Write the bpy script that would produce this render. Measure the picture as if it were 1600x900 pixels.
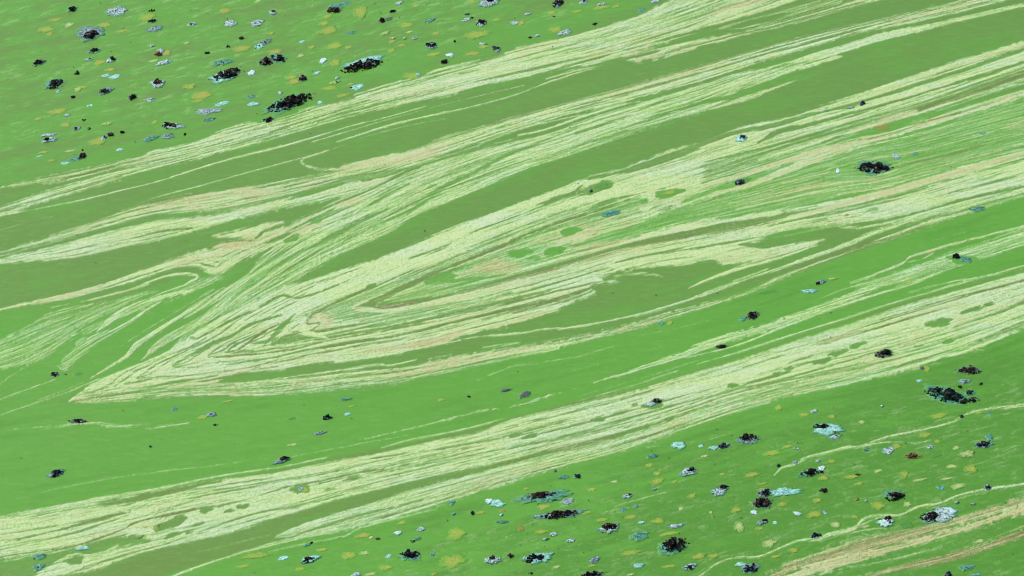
import bpy, math, random
import numpy as np

random.seed(7)
rng = np.random.default_rng(11)
S_ = bpy.context.scene
C = S_.collection
for o in list(bpy.data.objects):
    bpy.data.objects.remove(o, do_unlink=True)

# ------------------------------------------------------------------ camera, sky, sun, exposure
DEP = math.radians(35.0)          # the camera looks down this steeply from a bank or bridge
DIST, FOCAL = 30.0, 108.0
cam_d = bpy.data.cameras.new('camera')
cam = bpy.data.objects.new('camera', cam_d)
C.objects.link(cam)
cam.location = (0, -DIST * math.cos(DEP), DIST * math.sin(DEP))
cam.rotation_euler = (math.pi / 2 - DEP, 0, 0)
cam_d.lens = FOCAL
cam_d.sensor_width = 36
cam_d.clip_end = 5000
S_.camera = cam

SUN_EL, SUN_AZ = math.radians(52), math.radians(300)
w = bpy.data.worlds.new('World')
S_.world = w
w.use_nodes = True
wn = w.node_tree
wn.nodes.clear()
sky = wn.nodes.new('ShaderNodeTexSky')
sky.sky_type = 'NISHITA'
sky.sun_disc = False
sky.sun_elevation = SUN_EL
sky.sun_rotation = SUN_AZ
sky.dust_density = 4.0
sky.air_density = 1.0
sky.ozone_density = 1.0
bg = wn.nodes.new('ShaderNodeBackground')
bg.inputs['Strength'].default_value = 0.10
wo = wn.nodes.new('ShaderNodeOutputWorld')
wn.links.new(sky.outputs[0], bg.inputs[0])
wn.links.new(bg.outputs[0], wo.inputs[0])

sun_d = bpy.data.lights.new('sun', 'SUN')
sun_d.energy = 2.0
sun_d.angle = math.radians(12)
sun_d.color = (1.0, 0.98, 0.94)
sun = bpy.data.objects.new('sun', sun_d)
C.objects.link(sun)
_sd = (math.sin(SUN_AZ) * math.cos(SUN_EL), math.cos(SUN_AZ) * math.cos(SUN_EL), math.sin(SUN_EL))
from mathutils import Vector
sun.rotation_euler = Vector(_sd).to_track_quat('Z', 'Y').to_euler()
sun.location = (0, 0, 30)

S_.view_settings.view_transform = 'Standard'
S_.view_settings.look = 'None'
S_.view_settings.exposure = 0.72
S_.view_settings.gamma = 1.0
S_.cycles.pixel_filter_type = 'BLACKMAN_HARRIS'
S_.cycles.filter_width = 1.1
S_.render.resolution_x, S_.render.resolution_y = 1024, 576

# ------------------------------------------------------------------ the water plane and the photograph's view of it
CP = np.array(cam.location)
FW = np.array([0, math.cos(DEP), -math.sin(DEP)])
UP = np.array([0, math.sin(DEP), math.cos(DEP)])

def to_world(x, y):
    """point of the water (z = 0) that the photograph shows at x, y"""
    x = np.asarray(x, float); y = np.asarray(y, float)
    u = (x - 800) / 1600 * 36 / FOCAL
    v = (450 - y) / 1600 * 36 / FOCAL
    dy = FW[1] + v * UP[1]
    dz = FW[2] + v * UP[2]
    t = -CP[2] / dz
    return u * t, CP[1] + dy * t

def to_photo(X, Y):
    ry = Y - CP[1]; rz = -CP[2]
    d = ry * FW[1] + rz * FW[2]
    v = (ry * UP[1] + rz * UP[2]) / d
    u = X / d
    return 800 + u * FOCAL / 36 * 1600, 450 - v * FOCAL / 36 * 1600
# ------------------------------------------------------------------ the scum bands: where the edges of each run over the water
# P: a band between an upper and a lower edge;  K: a strand of given half width;  E: a lens-shaped gap or patch
PR = []
tr = np.random.default_rng(21)
LAYERS = {'A': (46, .35), 'A lower': (10, .3), 'C': (46, .35), 'D': (20, .4), 'E': (110, .62), 'F': (10, .4), 'Q': (84, .4), 'S': (34, .45), 'right': (14, .4), 'X': (26, .5)}
def along(p, n=24, ex=1.5):
    p = np.array([q[:2] for q in p], float); l = np.r_[0, np.cumsum(np.hypot(*np.diff(p, axis=0).T))]; l /= l[-1]
    t = np.linspace(0, 1, n) ** ex
    return np.stack([np.interp(t, l, p[:, 0]), np.interp(t, l, p[:, 1])], -1)
def ext(p, n=190):
    p = [tuple(map(float, q[:3])) for q in p]
    def out(a, b):
        dx, dy = a[0] - b[0], a[1] - b[1]
        l = math.hypot(dx, dy) or 1
        return (a[0] + dx / l * n, a[1] + dy / l * n) + tuple(a[2:])
    f = lambda q: q[0] <= 56 or q[0] >= 1544 or q[1] <= 2 or q[1] >= 896
    if f(p[0]): p = [out(p[0], p[1])] + p
    if f(p[-1]): p = p + [out(p[-1], p[-2])]
    return p
def P(band, lev, up, lo, tan=0., br=0., soft=3.0, fray=2.8):
    up, lo = ext(up), ext(lo)
    PR.append(dict(t='p', band=band, lev=lev, edges=[up, lo], tan=tan, br=br, soft=soft, fray=fray))
    n, white = LAYERS.get(band, (0, 0))
    if not n or lev < .5: return
    a, b = along(up, 60, 1.), along(lo, 60, 1.)
    for k in range(n):                                     # thin layers running along inside the band
        f0, s, l = tr.uniform(.04, .96), tr.uniform(-.1, .9), tr.uniform(.12, .45)
        i0, i1 = max(0, int(s * 59)), min(59, int((s + l) * 59))
        if i1 - i0 < 6: continue
        ii_ = np.arange(i0, i1 + 1, 3)
        f = np.clip(f0 + tr.uniform(-.12, .12) * (ii_ - i0) / 59 + .012 * np.sin(ii_ * .5 + k), .02, .98)[:, None]
        p = a[ii_] * (1 - f) + b[ii_] * f
        wv = tr.uniform(.45, 1.25) * (.65 + .35 * np.sin(ii_ * tr.uniform(.2, .6) + k)); wv[0] = wv[-1] = .3
        wh = tr.random() < white
        PR.append(dict(t='k', band=None, lev=(.84 if band == 'E' else .95) if wh else tr.uniform(.2, .55), pts=[(x, y, v) for (x, y), v in zip(p, wv)], tan=0. if wh else .1, br=0. if wh else tr.choice([.05, .15, .3, .6]), soft=1., fray=.8))
def K(lev, pts, tan=0., br=0., band=None, soft=1.1, fray=1.2):
    if tan >= .6 and soft == 1.1: soft, fray = 2.6, 3.6
    mw = max(p[2] for p in pts)
    if mw < 2: fray = min(fray, .35 + .4 * mw)
    pts = [tuple(map(float, p)) for p in pts]
    for e, n in ((0, 1), (-1, -2)):                        # strands run out to a point
        a, b = pts[e], pts[n]
        if a[2] > 1.4 and 56 < a[0] < 1544 and 2 < a[1] < 896:
            l = math.hypot(a[0] - b[0], a[1] - b[1]) or 1; k = a[2] * 5 / l
            q = (a[0] + (a[0] - b[0]) * k, a[1] + (a[1] - b[1]) * k, .4)
            pts = [q] + pts if e == 0 else pts + [q]
    PR.append(dict(t='k', band=band, lev=lev, pts=ext(pts), tan=tan, br=br, soft=soft, fray=fray))
def E(lev, x, y, hw, hh, tilt=-14, tan=0., br=0., band=None):
    a = math.radians(tilt)
    pts = []
    for i in range(20):
        t = i / 20 * 2 * math.pi
        r = 1 + .13 * math.sin(3 * t + x) + .08 * math.sin(5 * t + y)
        u, v = hw * r * math.cos(t), hh * r * math.sin(t)
        pts.append((x + u * math.cos(a) - v * math.sin(a), y + u * math.sin(a) + v * math.cos(a)))
    PR.append(dict(t='e', band=band, lev=lev, edges=[pts], tan=tan, br=br, soft=1.5, fray=1.0))

# --- A: the shore-like band along the upper left water
P('A', .86, [(52,281),(100,272),(165,257),(200,249),(222,244),(240,235),(290,226),(325,214),(350,201),(390,190),(420,190),(452,180),(485,167),(520,163),(552,154),(556,146),(572,143),(590,135),(630,125),(660,120),(680,109),(735,98),(770,92),(800,79),(815,72),(850,64),(875,61),(900,57),(915,50),(940,44),(960,36),(1000,26),(1015,17),(1035,6),(1060,-6),(1100,-24)],
  [(52,288),(127,280),(200,261),(290,247),(320,243),(415,222),(460,208),(520,190),(560,179),(620,166),(660,157),(707,150),(745,138),(800,127),(875,109),(935,101),(985,84),(1030,70),(1100,48),(1200,17),(1260,-4)], tan=.12)
P('A', .74, [(52,306),(165,271),(240,255),(315,236),(400,218)], [(52,321),(165,288),(240,266),(315,247),(415,223)], tan=.05)
P('A lower', .82, [(962,88),(1010,78),(1060,68),(1120,56),(1160,48),(1200,39),(1260,24),(1320,5),(1345,-4)],
  [(995,97),(1020,91),(1057,79),(1085,72),(1125,66),(1160,55),(1200,46),(1260,31),(1320,14),(1380,0)], tan=.45)
K(.35, [(1140,42,5),(1185,34,8),(1240,20,9),(1300,3,9)], br=.15)
K(.0, [(1137,44,1),(1160,39,4),(1195,31,5),(1230,22,2)], br=.12)
K(.12, [(830,121,1),(880,106,1.6),(930,92,1.6),(1010,70,1.5),(1100,46,1.8),(1200,20,3),(1260,2,4)], br=.2)
K(.15, [(940,97,1),(985,90,2),(1010,84,2.4),(1030,80,.6)], br=.25)
K(.75, [(1000,95,1.8),(1040,86,2.5),(1080,76,2)], tan=.6)
K(.7, [(1090,28,1),(1120,17,4),(1160,8,4),(1200,-3,3)], tan=1.0)
for (o, wd) in ((0, 2.), (9, 1.2)):
    K(.35, [(430,205+o,wd),(500,183+o,wd*.6),(560,168+o,wd)], br=.1)
K(.96, [(600,150,5),(700,128,6),(800,104,5),(900,84,4)], tan=.25)
K(.95, [(815,74,2),(880,62,2.4),(940,46,2.5),(1000,28,2.6),(1040,7,2.5)], tan=.25)
K(.75, [(850,88,8),(930,64,12),(1010,42,14),(1090,18,12)])
# thin strands on the olive water under A
K(.8, [(55,327,.8),(132,312,.9),(180,300,1),(247,284,1.1),(290,270,1.3),(365,247,1.5),(440,229,1.6),(500,212,1.2),(545,198,1.1),(610,182,.9),(665,166,.6)])
K(.75, [(527,222,.7),(620,193,1.1),(720,171,1.2),(800,150,1.2),(862,127,1.3),(905,113,1.6),(940,103,.8)])
K(.6, [(487,222,.5),(595,190,.9),(707,160,.8),(820,133,.6)])
K(.5, [(560,216,.4),(640,196,.7),(700,185,.4)])
K(.5, [(860,122,1.5),(895,111,3),(930,104,1.2)], tan=.4)
K(.65, [(190,330,.5),(240,310,.9),(315,290,1.1),(405,265,1.1),(475,246,.7)])
K(.55, [(552,222,.8),(512,235,1.4),(482,245,2),(471,253,1.8),(485,261,1.8),(504,265,2),(545,264,1.5)], band='hook', tan=.1)
K(.5, [(52,345,.5),(70,340,.8),(85,337,.4)])

# --- C, D: the two lens bands at the left and the straight band C makes to the right
P('C', .84, [(52,378),(105,362),(160,342),(210,325),(250,314),(300,304),(340,299),(380,293),(430,286),(490,275),(540,262),(580,252),(640,237),(695,214),(745,200),(820,179),(900,157),(1000,130),(1100,102),(1160,85),(1260,57),(1360,33),(1460,11),(1510,-2)],
  [(52,387),(110,371),(160,357),(195,347),(240,336),(270,334),(327,330),(390,319),(430,311),(472,300),(540,283),(595,271),(640,262),(720,237),(757,225),(820,201),(900,176),(1000,154),(1100,126),(1160,106),(1260,77),(1360,50),(1460,27),(1548,6)], tan=.3)
P('D', .88, [(52,392),(102,380),(145,367),(202,355),(252,344),(315,337),(377,325),(430,314),(495,302),(540,286),(595,279),(625,273)],
  [(52,409),(100,406),(145,399),(195,387),(240,379),(290,366),(327,356),(385,342),(440,327),(470,322),(505,315),(560,300),(605,285)], tan=.12)
K(.95, [(540,263,4),(600,251,7),(650,243,8)], tan=.6, band='C')
K(.9, [(250,318,4),(330,307,5),(400,301,6),(430,298,4)], tan=.55, band='C')
K(.92, [(560,290,3),(590,283,4),(620,276,3)], tan=.7, band='D')
K(.25, [(460,305,1),(540,282,4),(600,272,5),(640,266,2)])
K(.3, [(680,246,1),(730,232,3),(760,224,1)], br=.2)
K(.35, [(210,372,1.2),(250,362,1.5),(300,357,1)], br=.55)
K(.3, [(870,178,.6),(960,154,.9),(1060,125,1.),(1160,95,1.),(1280,63,1.),(1400,31,1.),(1510,4,1.)], br=.3)
K(.35, [(230,319,3),(270,311,4),(310,304,2)], br=.5)
K(.4, [(760,196,1),(900,157,1.2),(1100,102,1.2),(1260,57,1.2),(1460,11,1)], br=.5)
K(.75, [(810,211,1),(850,204,1),(900,186,1.5),(950,170,2.5),(1000,158,1)])
K(.7, [(800,205,1),(860,190,1.3),(920,178,1)])

# --- E: the broad streaky diagonal, from the top right down to the tip of the fold
P('E', .60, [(260,552),(300,512),(345,470),(385,430),(410,400),(450,372),(480,345),(520,318),(580,294),(645,263),(695,248),(780,224),(862,207),(900,193),(965,171),(1050,150),(1100,133),(1200,104),(1260,88),(1360,61),(1460,37),(1548,17)],
  [(255,556),(300,527),(365,488),(440,448),(457,441),(495,418),(528,399),(600,371),(657,336),(732,305),(820,267),(887,245),(945,224),(1000,204),(1100,177),(1130,160),(1160,141),(1200,128),(1270,98),(1340,74),(1370,61),(1460,44),(1548,23)])
P('E', .88, [(405,372),(450,352),(470,342),(500,328),(540,308),(580,295),(645,265),(700,248),(760,230)],
  [(380,405),(420,388),(470,371),(545,345),(568,328),(605,305),(650,285),(700,264),(760,238)], tan=.12)
K(.06, [(1000,188,.6),(1060,172,1.5),(1110,158,3),(1160,149,4),(1210,136,4.5),(1250,122,5),(1300,108,3)])
K(.68, [(1060,176,2.5),(1100,171,4),(1160,156,4.5),(1200,142,3.5),(1230,131,2.5),(1246,125,1.)], band='E')
for pts, lv in (([(780,232,4),(700,262,6),(640,292,6),(600,322,5),(540,352,5),(480,385,5),(420,420,5),(360,470,5)], .78),
            ([(860,240,3),(760,285,4),(680,318,4),(600,352,3.5),(520,395,4),(450,432,4),(390,470,4)], .78),
            ([(900,215,6),(820,240,7),(760,262,6),(700,285,4)], .8),
            ([(1000,180,8),(920,205,9),(850,230,6)], .82),
            ([(1160,118,6),(1080,145,8),(1000,170,6)], .76),
            ([(1300,92,3),(1240,108,4),(1180,122,4),(1120,142,3)], .85),
            ([(1460,40,3),(1380,57,5),(1320,76,5),(1260,92,4)], .9)):
    K(lv, pts, band='E', fray=2.5, soft=2.5)
for pts in ([(900,200,1.5),(800,240,2),(740,268,2),(690,298,2.5),(640,330,2.5),(590,350,2),(540,375,1)],
            [(760,262,2),(720,278,4),(680,300,4),(650,318,2)],
            [(600,330,1.5),(560,348,3),(500,380,3),(450,405,3),(400,440,3),(350,480,3),(310,512,3),(285,530,1)],
            [(520,395,1),(470,418,2),(420,448,2.5),(360,485,2.5),(310,518,2)],
            [(1040,158,1),(960,188,2),(900,208,1)],
            [(480,372,1),(440,398,3),(400,425,3),(370,450,2)]):
    K(.2, pts, fray=2, soft=2)
E(.1, 457, 372, 14, 7, -28); E(.15, 495, 345, 12, 6, -32); E(.2, 675, 292, 9, 3, -25)
K(.2, [(428,375,1.5),(450,362,2.2),(480,347,2),(512,333,3.5),(525,324,1)])
K(.3, [(575,322,1),(590,315,2.2),(610,302,2.4),(640,288,1)])
K(.12, [(470,342,.8),(520,321,1.6),(580,297,1.6),(645,264,1.6),(700,247,1.3),(760,230,1.2),(800,221,.6)], br=.3)
K(.9, [(440,372,3),(475,358,4),(500,352,2)], tan=.7)
K(.9, [(530,322,3),(550,316,4),(570,308,2)], tan=.6)

# --- F: the pale lobe that ends between the lens bands and the diagonal
P('F', .92, [(52,471),(127,456),(165,443),(200,430),(240,415),(280,402),(320,390),(352,382),(370,374),(332,371),(352,364),(390,356),(420,348),(445,345)],
  [(52,476),(120,464),(190,447),(215,440),(252,427),(290,418),(310,422),(328,432),(345,428),(365,416),(390,400),(415,387),(445,372)], tan=.3)
P(None, .0, [(325,374),(345,374),(372,373),(385,374)], [(325,392),(352,383),(366,380),(392,378)])
K(.9, [(355,384,4),(380,380,5),(400,376,3)], tan=.9, band='F')
K(.9, [(60,470,2),(110,460,3),(150,450,3)], tan=.8, band='F')
K(.1, [(406,368,1.8),(412,362,2.2),(430,356,2),(455,347,1)], br=.2)
K(.1, [(425,377,2),(440,371,2.4),(455,364,1)])
K(.45, [(345,379,1),(372,376,1.5),(400,377,1.2)], br=.5)
K(.0, [(230,440,3),(262,431,7),(300,427,9),(325,432,5),(345,440,8),(310,452,6)], soft=2)
K(.85, [(225,444,1.2),(255,433,1.4),(285,428,2),(304,430,2.4),(309,434,2.2),(296,441,1.6),(286,447,.8)], band='fan')

# --- the fan of thin scum at the left edge
P('fan', .42, [(52,508),(80,495),(140,482),(190,468),(235,457)], [(45,570),(60,567),(85,550),(115,527),(140,507),(170,493),(215,472)], soft=4, fray=4)
P('fan', .44, [(90,573),(112,545),(130,522),(170,492),(240,466),(305,441),(340,425)], [(105,578),(128,558),(150,540),(190,511),(232,481),(300,456),(350,436)], soft=4, fray=4)
K(.46, [(52,506,2),(80,491,3.5),(140,479,3.5),(200,467,3),(238,457,2)], band='fan', soft=3, fray=3); K(.48, [(90,571,1),(98,577,2),(112,570,2),(128,555,2),(148,538,2),(190,512,1.8),(236,482,1.4)], band='fan', soft=2)
K(.42, [(58,560,2),(90,538,3),(118,518,3),(150,498,2.5),(190,482,1.5)], band='fan', soft=3, fray=3); K(.5, [(250,520,.5),(275,498,1.4),(310,473,1.6),(350,450,1.4)], soft=1.5)
E(.05, 100, 550, 22, 7, -40); K(.05, [(135,525,2),(165,513,4),(200,497,4),(240,481,2)])
K(.02, [(130,512,1),(175,492,2.5),(220,473,2.5),(260,458,1.5)])
K(.85, [(156,515,1.5),(168,505,4),(186,490,4),(215,475,3),(245,466,3),(295,455,2)], band='fan')
K(.75, [(170,520,.6),(200,505,1.5),(225,487,2),(245,476,1.5)])
K(.7, [(80,481,.8),(140,469,1.2),(190,457,1.6),(225,446,2)], tan=.4)
K(.5, [(160,510,1),(210,478,1.4),(270,452,1.4),(330,436,1.4)])
K(.7, [(142,591,.8),(166,577,1.8),(200,555,3.5),(213,540,4.5),(242,520,3.5),(290,490,3),(350,455,3),(392,434,2)], band='fan')
K(.45, [(190,540,.5),(240,508,1),(290,478,1.2),(330,455,1.5)])
K(.62, [(227,558,2),(250,537,6),(300,509,6),(365,476,6),(420,448,6)], band='E')
K(.55, [(300,490,3),(345,462,6),(400,430,7)], band='E')
K(.6, [(52,631,.7),(110,611,1),(155,592,.9)]); K(.5, [(52,606,2),(80,596,2),(100,588,1)]); K(.4, [(60,625,.5),(130,598,.6)])

# --- V: the great fold
VUP = [(108,627),(125,615),(147,597),(190,578),(235,562),(262,552),(290,534),(312,515),(358,490),(402,469),(440,450),(490,436),(570,411),(620,394),(682,366),(732,346),(795,327),(820,315),(865,300),(905,281),(960,267),(995,255),(1045,236),(1110,218),(1160,198),(1225,185),(1290,165),(1345,147),(1400,127),(1460,107),(1548,80)]
P('V', .93, VUP, [(108,627),(145,628),(200,625),(250,620),(300,612),(342,598),(377,584),(440,580),(455,576),(520,567),(570,562),(620,554),(660,542),(720,526),(757,516),(800,507),(832,499),(867,486),(897,472),(930,459),(925,448),(965,440),(937,435),(975,422),(1025,417),(1070,415),(1082,412),(1100,405),(1150,392),(1180,380),(1210,365),(1260,356),(1320,349),(1385,340),(1435,330),(1485,315),(1548,300)], tan=.12, fray=2.6)
# the thin layers of the fold, nested between its outer edge and the dark inner fold
UO = along([q for q in VUP if q[0] <= 1000]); UI = along([(567,477),(596,467),(640,445),(682,426),(745,401),(820,371),(900,342),(1000,306)])
LO = along([(108,627),(200,622),(300,610),(342,596),(440,581),(520,567),(570,562),(660,542),(720,526),(800,507),(867,486),(930,459),(1000,428),(1100,404)]); LI = along([(567,477),(600,479),(645,472),(720,456),(800,436),(875,415),(950,392),(1000,380),(1100,359)])
vr = np.random.default_rng(5)
for k in range(30):
    f = .10 + .86 * (k + vr.uniform(-.3, .3)) / 29
    g = min(1, max(0, f + .05 * math.sin(k * 1.7)))
    U, L = UO * (1 - f) + UI * f, LO * (1 - g) + LI * g
    L[0] = U[0] = (U[0] + L[0]) / 2
    n1, n2 = vr.integers(9, 24), vr.integers(9, 24)
    pts = np.vstack([U[1:n1][::-1], U[:1], L[1:n2]])
    pts[:, 1] += vr.normal(0, .5, len(pts)); dark = k % 2 == 0
    w0 = vr.uniform(.6, 1.5)
    wv = np.abs(w0 * (1 + .45 * np.sin(np.arange(len(pts)) * vr.uniform(.3, .8) + k)))
    wv[:2] *= .4; wv[-2:] *= .4
    K(vr.uniform(.15, .5) if dark else .97, [(x, y, v) for (x, y), v in zip(pts, wv)], br=vr.choice([.1, .3, .7]) if dark else 0., tan=0. if dark else vr.choice([.05, .3, .5]), soft=.9, fray=.9)
# X: the strand round its lower side
P('X', .78, [(108,627),(150,612),(250,600),(342,598),(402,594),(420,592),(470,590),(560,579),(610,578),(650,570),(680,561),(750,550),(800,542),(865,533),(920,522),(970,511),(1025,496),(1100,475),(1160,458),(1200,441),(1260,417),(1335,387),(1400,362),(1460,340),(1500,326),(1548,312)],
  [(108,627),(145,629),(200,626),(250,621),(310,619),(390,620),(420,620),(505,612),(560,604),(620,600),(645,591),(710,580),(770,565),(800,557),(862,547),(940,527),(1005,511),(1065,493),(1125,477),(1160,463),(1200,447),(1260,420),(1335,393),(1400,370),(1460,349),(1510,335),(1548,323)], tan=.4, soft=2.2, fray=3)
K(.45, [(420,617,2),(505,608,4),(600,597,5),(680,582,4),(760,566,3)], soft=3, fray=4)
K(.8, [(1160,437,1),(1210,423,2),(1260,405,3),(1320,385,3.5),(1360,366,4),(1410,347,6),(1485,326,6),(1548,312,7)], band='X')
K(.05, [(1205,432,1),(1260,412,2),(1320,391,2.6),(1380,369,2.4),(1430,352,1)], br=.35)
K(.35, [(1410,354,1),(1480,336,2),(1548,318,3)])
K(.88, [(420,593,.9),(470,587,1.2),(545,577,1.4),(590,570,1.6),(612,571,1.4),(650,562,1)], band='X')
K(.75, [(640,548,.6),(707,535,1),(745,527,1.3),(820,520,1.4),(845,515,1.6),(900,511,1.6),(960,500,1.6),(1010,489,1.8),(1065,472,2),(1125,453,2),(1160,439,1.6)], band='X', tan=.15)
K(.7, [(1072,470,.6),(1110,455,1.6),(1150,442,1.4)])
K(.4, [(820,538,.6),(870,530,1),(920,521,.6)])
K(.5, [(755,543,1),(780,540,2),(805,537,2)])
# Y: the lobe on the olive water inside the fold
P('Y', .9, [(1100,406),(1112,399),(1150,388),(1165,383),(1197,386),(1240,380),(1267,376),(1291,374)],
  [(1100,409),(1112,407),(1121,411),(1135,414),(1160,412),(1185,409),(1210,404),(1252,393),(1270,387),(1291,376)], tan=.25, fray=3)
K(.92, [(1075,451,.6),(1093,443,2),(1125,430,3),(1165,416,3.5),(1210,404,3.5),(1250,391,3)], band='Y', tan=.1)
K(.55, [(960,432,.6),(990,428,2),(1010,428,2),(1035,432,.8)])
K(.6, [(1145,440,.6),(1180,428,1.6),(1200,420,1)])
K(.05, [(1168,383,3),(1195,384,4),(1230,376,6),(1270,364,9),(1310,358,10),(1345,356,8),(1375,352,3)], br=.06, soft=2)
K(.35, [(1180,377,.7),(1230,368,1.),(1290,356,1.),(1330,352,.8)])
K(.6, [(1310,355,1),(1345,356,2),(1380,350,2),(1410,343,2)])

# inside the fold: olive and brown lines between its layers
K(.08, [(300,528,1),(310,529,1.2),(352,505,1.6),(400,485,1.8),(440,462,2.2),(470,466,1.6),(535,442,1.6)], br=.35)
K(.08, [(500,452,1),(540,438,2.6),(580,420,3.4),(612,404,3.2),(625,398,1.5)], br=.35)
K(.25, [(625,399,1.2),(660,392,1.),(707,377,1.6),(760,355,1.2),(820,335,1.3)], br=.5)
K(.15, [(820,334,1.2),(860,318,2),(900,299,1.6),(918,281,2.4),(950,274,2.2),(990,263,4),(1030,251,5.5),(1080,233,5),(1130,214,3.5),(1160,206,3),(1210,196,4),(1260,183,4),(1310,171,5),(1350,160,4),(1400,142,4),(1460,124,3),(1548,96,3)], br=.12)
K(.75, [(1000,268,.6),(1060,252,1.2),(1110,233,1.5),(1150,225,1)])
K(.7, [(1290,171,1),(1345,156,1.6),(1420,133,1.3),(1480,112,1.5)])
K(.92, [(1172,217,5),(1215,205,5),(1260,189,5),(1300,177,4),(1330,173,3),(1357,162,4),(1410,148,3.5),(1455,134,4),(1475,127,5),(1500,119,3.5),(1548,102,3.5)], band='V')
K(.05, [(1185,224,1),(1217,206,4),(1260,197,3.6),(1335,176,1.4),(1420,153,1.),(1548,114,3)], br=.15)
P(None, .46, [(1100,262),(1200,222),(1340,182),(1440,155),(1548,118)], [(1100,285),(1160,272),(1235,247),(1335,218),(1440,190),(1548,155)], soft=5, fray=4)
for (dy, lv, wd) in ((6,.85,1.6),(16,.2,1.8),(24,.82,2.4),(33,.25,1.5)):
    K(lv, [(1200,222+dy,wd),(1340,180+dy,wd),(1440,152+dy,wd),(1548,114+dy,wd)], fray=2)
K(.2, [(1285,223,.8),(1360,198,1.2),(1397,187,1.6),(1422,176,3),(1472,161,3.2),(1510,149,3.6),(1548,135,5)], br=.5)
K(.88, [(1330,206,2),(1370,193,3.5),(1400,183,3.5),(1422,177,2)], tan=.6)
P(None, .12, [(1300,224),(1360,203),(1410,187),(1480,170),(1548,148)], [(1335,218),(1385,208),(1435,193),(1485,177),(1548,156)], soft=3)
K(.85, [(1290,233,3),(1335,221,4),(1385,212,4),(1435,197,4),(1485,180,3.6),(1548,160,2.6)], tan=.5, band='V')
K(.4, [(1340,220,1),(1400,207,1.2),(1440,193,1.2),(1500,176,1.)], br=.7)
# upper middle layer and its gaps
K(.2, [(862,313,5),(895,305,3),(925,299,5)], br=.1)
E(.05, 941, 291, 20, 7); E(.1, 925, 299, 9, 5)
K(.15, [(880,338,2),(920,326,4),(960,313,3),(1000,303,1),(1040,294,1)], br=.1)
E(.08, 1045, 302, 24, 6.5, -10); E(.06, 990, 320, 24, 7, -10); E(.06, 1035, 325, 15, 5, -10); E(.06, 955, 335, 26, 9, -10); E(.2, 1100, 296, 20, 5)
E(.08, 862, 313, 9, 4)
K(.6, [(560,470,6),(640,440,8),(720,405,8),(800,368,8),(900,330,8)], soft=4, fray=4)
for (dy, lv, wd) in ((-30,.98,5),(-14,.65,2),(-6,.96,4),(8,.35,1.2)):
    K(lv, [(500,480+dy,wd),(600,440+dy,wd),(700,398+dy,wd),(800,358+dy,wd),(900,320+dy,wd*.8)], fray=2)
K(.96, [(430,500,8),(520,460,8),(580,432,8),(660,400,7),(740,370,6)], fray=3)
K(.4, [(640,404,1),(690,388,2.4),(707,378,1)], br=.35)
K(.1, [(1100,254,1),(1160,240,1.5),(1240,220,2),(1300,203,1)])
# second fold: dark V
K(.2, [(575,452,1),(540,467,1.6),(507,482,1.6),(489,493,1.8),(480,503,2.2),(484,507,1.8),(502,505,1.5),(491,514,1.8),(494,519,1.6),(535,515,1.2)], br=.45)
E(.15, 580, 449, 7, 4, -25)
K(.9, [(486,500,2),(498,494,4),(520,500,4),(500,512,2.5)], tan=.75)
P(None, .46, [(505,493),(540,472),(575,458),(600,455),(570,470),(552,480)], [(505,495),(530,502),(570,503),(640,497),(700,482),(760,470)], soft=4, fray=4)
K(.9, [(640,446,3),(600,463,4),(570,474,4),(554,481,3.5),(572,484,3.5),(610,485,3.5),(660,477,4),(720,463,4),(800,445,4),(880,423,4),(960,400,4),(1060,376,4)], tan=.35, band='V')
P(None, .48, [(567,477),(595,466),(640,446),(682,427),(745,402),(820,372),(900,342),(1000,306)], [(567,477),(600,479),(645,472),(720,456),(800,436),(875,416),(950,392),(1000,375)], soft=2, fray=3)
K(.12, [(566,477,2),(596,467,5),(620,455,5),(640,445,4.5),(682,426,3.5),(745,401,3),(800,377,2),(850,356,1.6),(900,340,1.4),(950,324,1.2),(1000,305,1.2)], br=.45)
K(.12, [(575,477,2),(600,478,4),(645,472,4),(680,465,2.4),(720,456,1.8),(800,436,3),(875,415,3.6),(950,392,4),(1000,380,4.5),(1070,368,6.5),(1120,357,7.5),(1160,350,7),(1210,340,4.5),(1247,333,2),(1310,320,1),(1380,303,.8)], br=.3)
K(.35, [(592,479,1.5),(620,478,3),(650,472,1)], br=1.)
K(.5, [(720,458,.8),(850,425,1.2),(960,393,1.4),(1060,375,1.3),(1160,357,1.2),(1222,345,1.2)], br=.8)
E(.1, 690, 436, 26, 8, -14); K(.15, [(715,432,1),(700,440,3),(740,437,3),(800,428,1.5)])
# K: inner pale lobe
P('inner lobe', .62, [(727,424),(745,412),(782,397),(820,382),(850,369),(900,351),(950,341),(1000,325)], [(727,425),(745,430),(770,429),(790,431),(820,422),(870,408),(930,395),(980,380),(1000,350)], tan=.5, fray=3)
P('inner lobe', .55, [(790,397),(830,385),(870,380),(920,376)], [(785,415),(830,414),(880,405),(930,390)], soft=4, fray=4)
E(.03, 813, 396, 20, 6, -8); E(.03, 867, 392, 17, 7, -12); E(.04, 893, 362, 18, 6, -10); E(.2, 835, 404, 12, 4, -8); E(.06, 975, 344, 14, 4, -10)
K(.88, [(872,382,3),(900,372,5),(935,368,6),(960,367,4)], tan=.5, band='inner lobe')
K(.84, [(900,388,2),(930,384,4),(955,380,2)], tan=.6, band='inner lobe')
K(.3, [(890,384,1),(920,380,1.5),(940,376,1)], br=.6)
P(None, .30, [(930,366),(1000,346),(1050,325),(1100,312),(1200,278),(1290,246),(1340,229),(1385,219),(1435,204),(1485,188),(1548,168)], [(900,385),(960,378),(1060,353),(1200,333),(1300,316),(1400,291),(1460,277),(1548,252)], soft=4, fray=5)
K(.93, [(800,427,1.6),(875,405,1.8),(950,386,2.2),(1050,361,2.6),(1120,348,2.6),(1160,342,3),(1210,334,2.6)], tan=.15)
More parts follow.
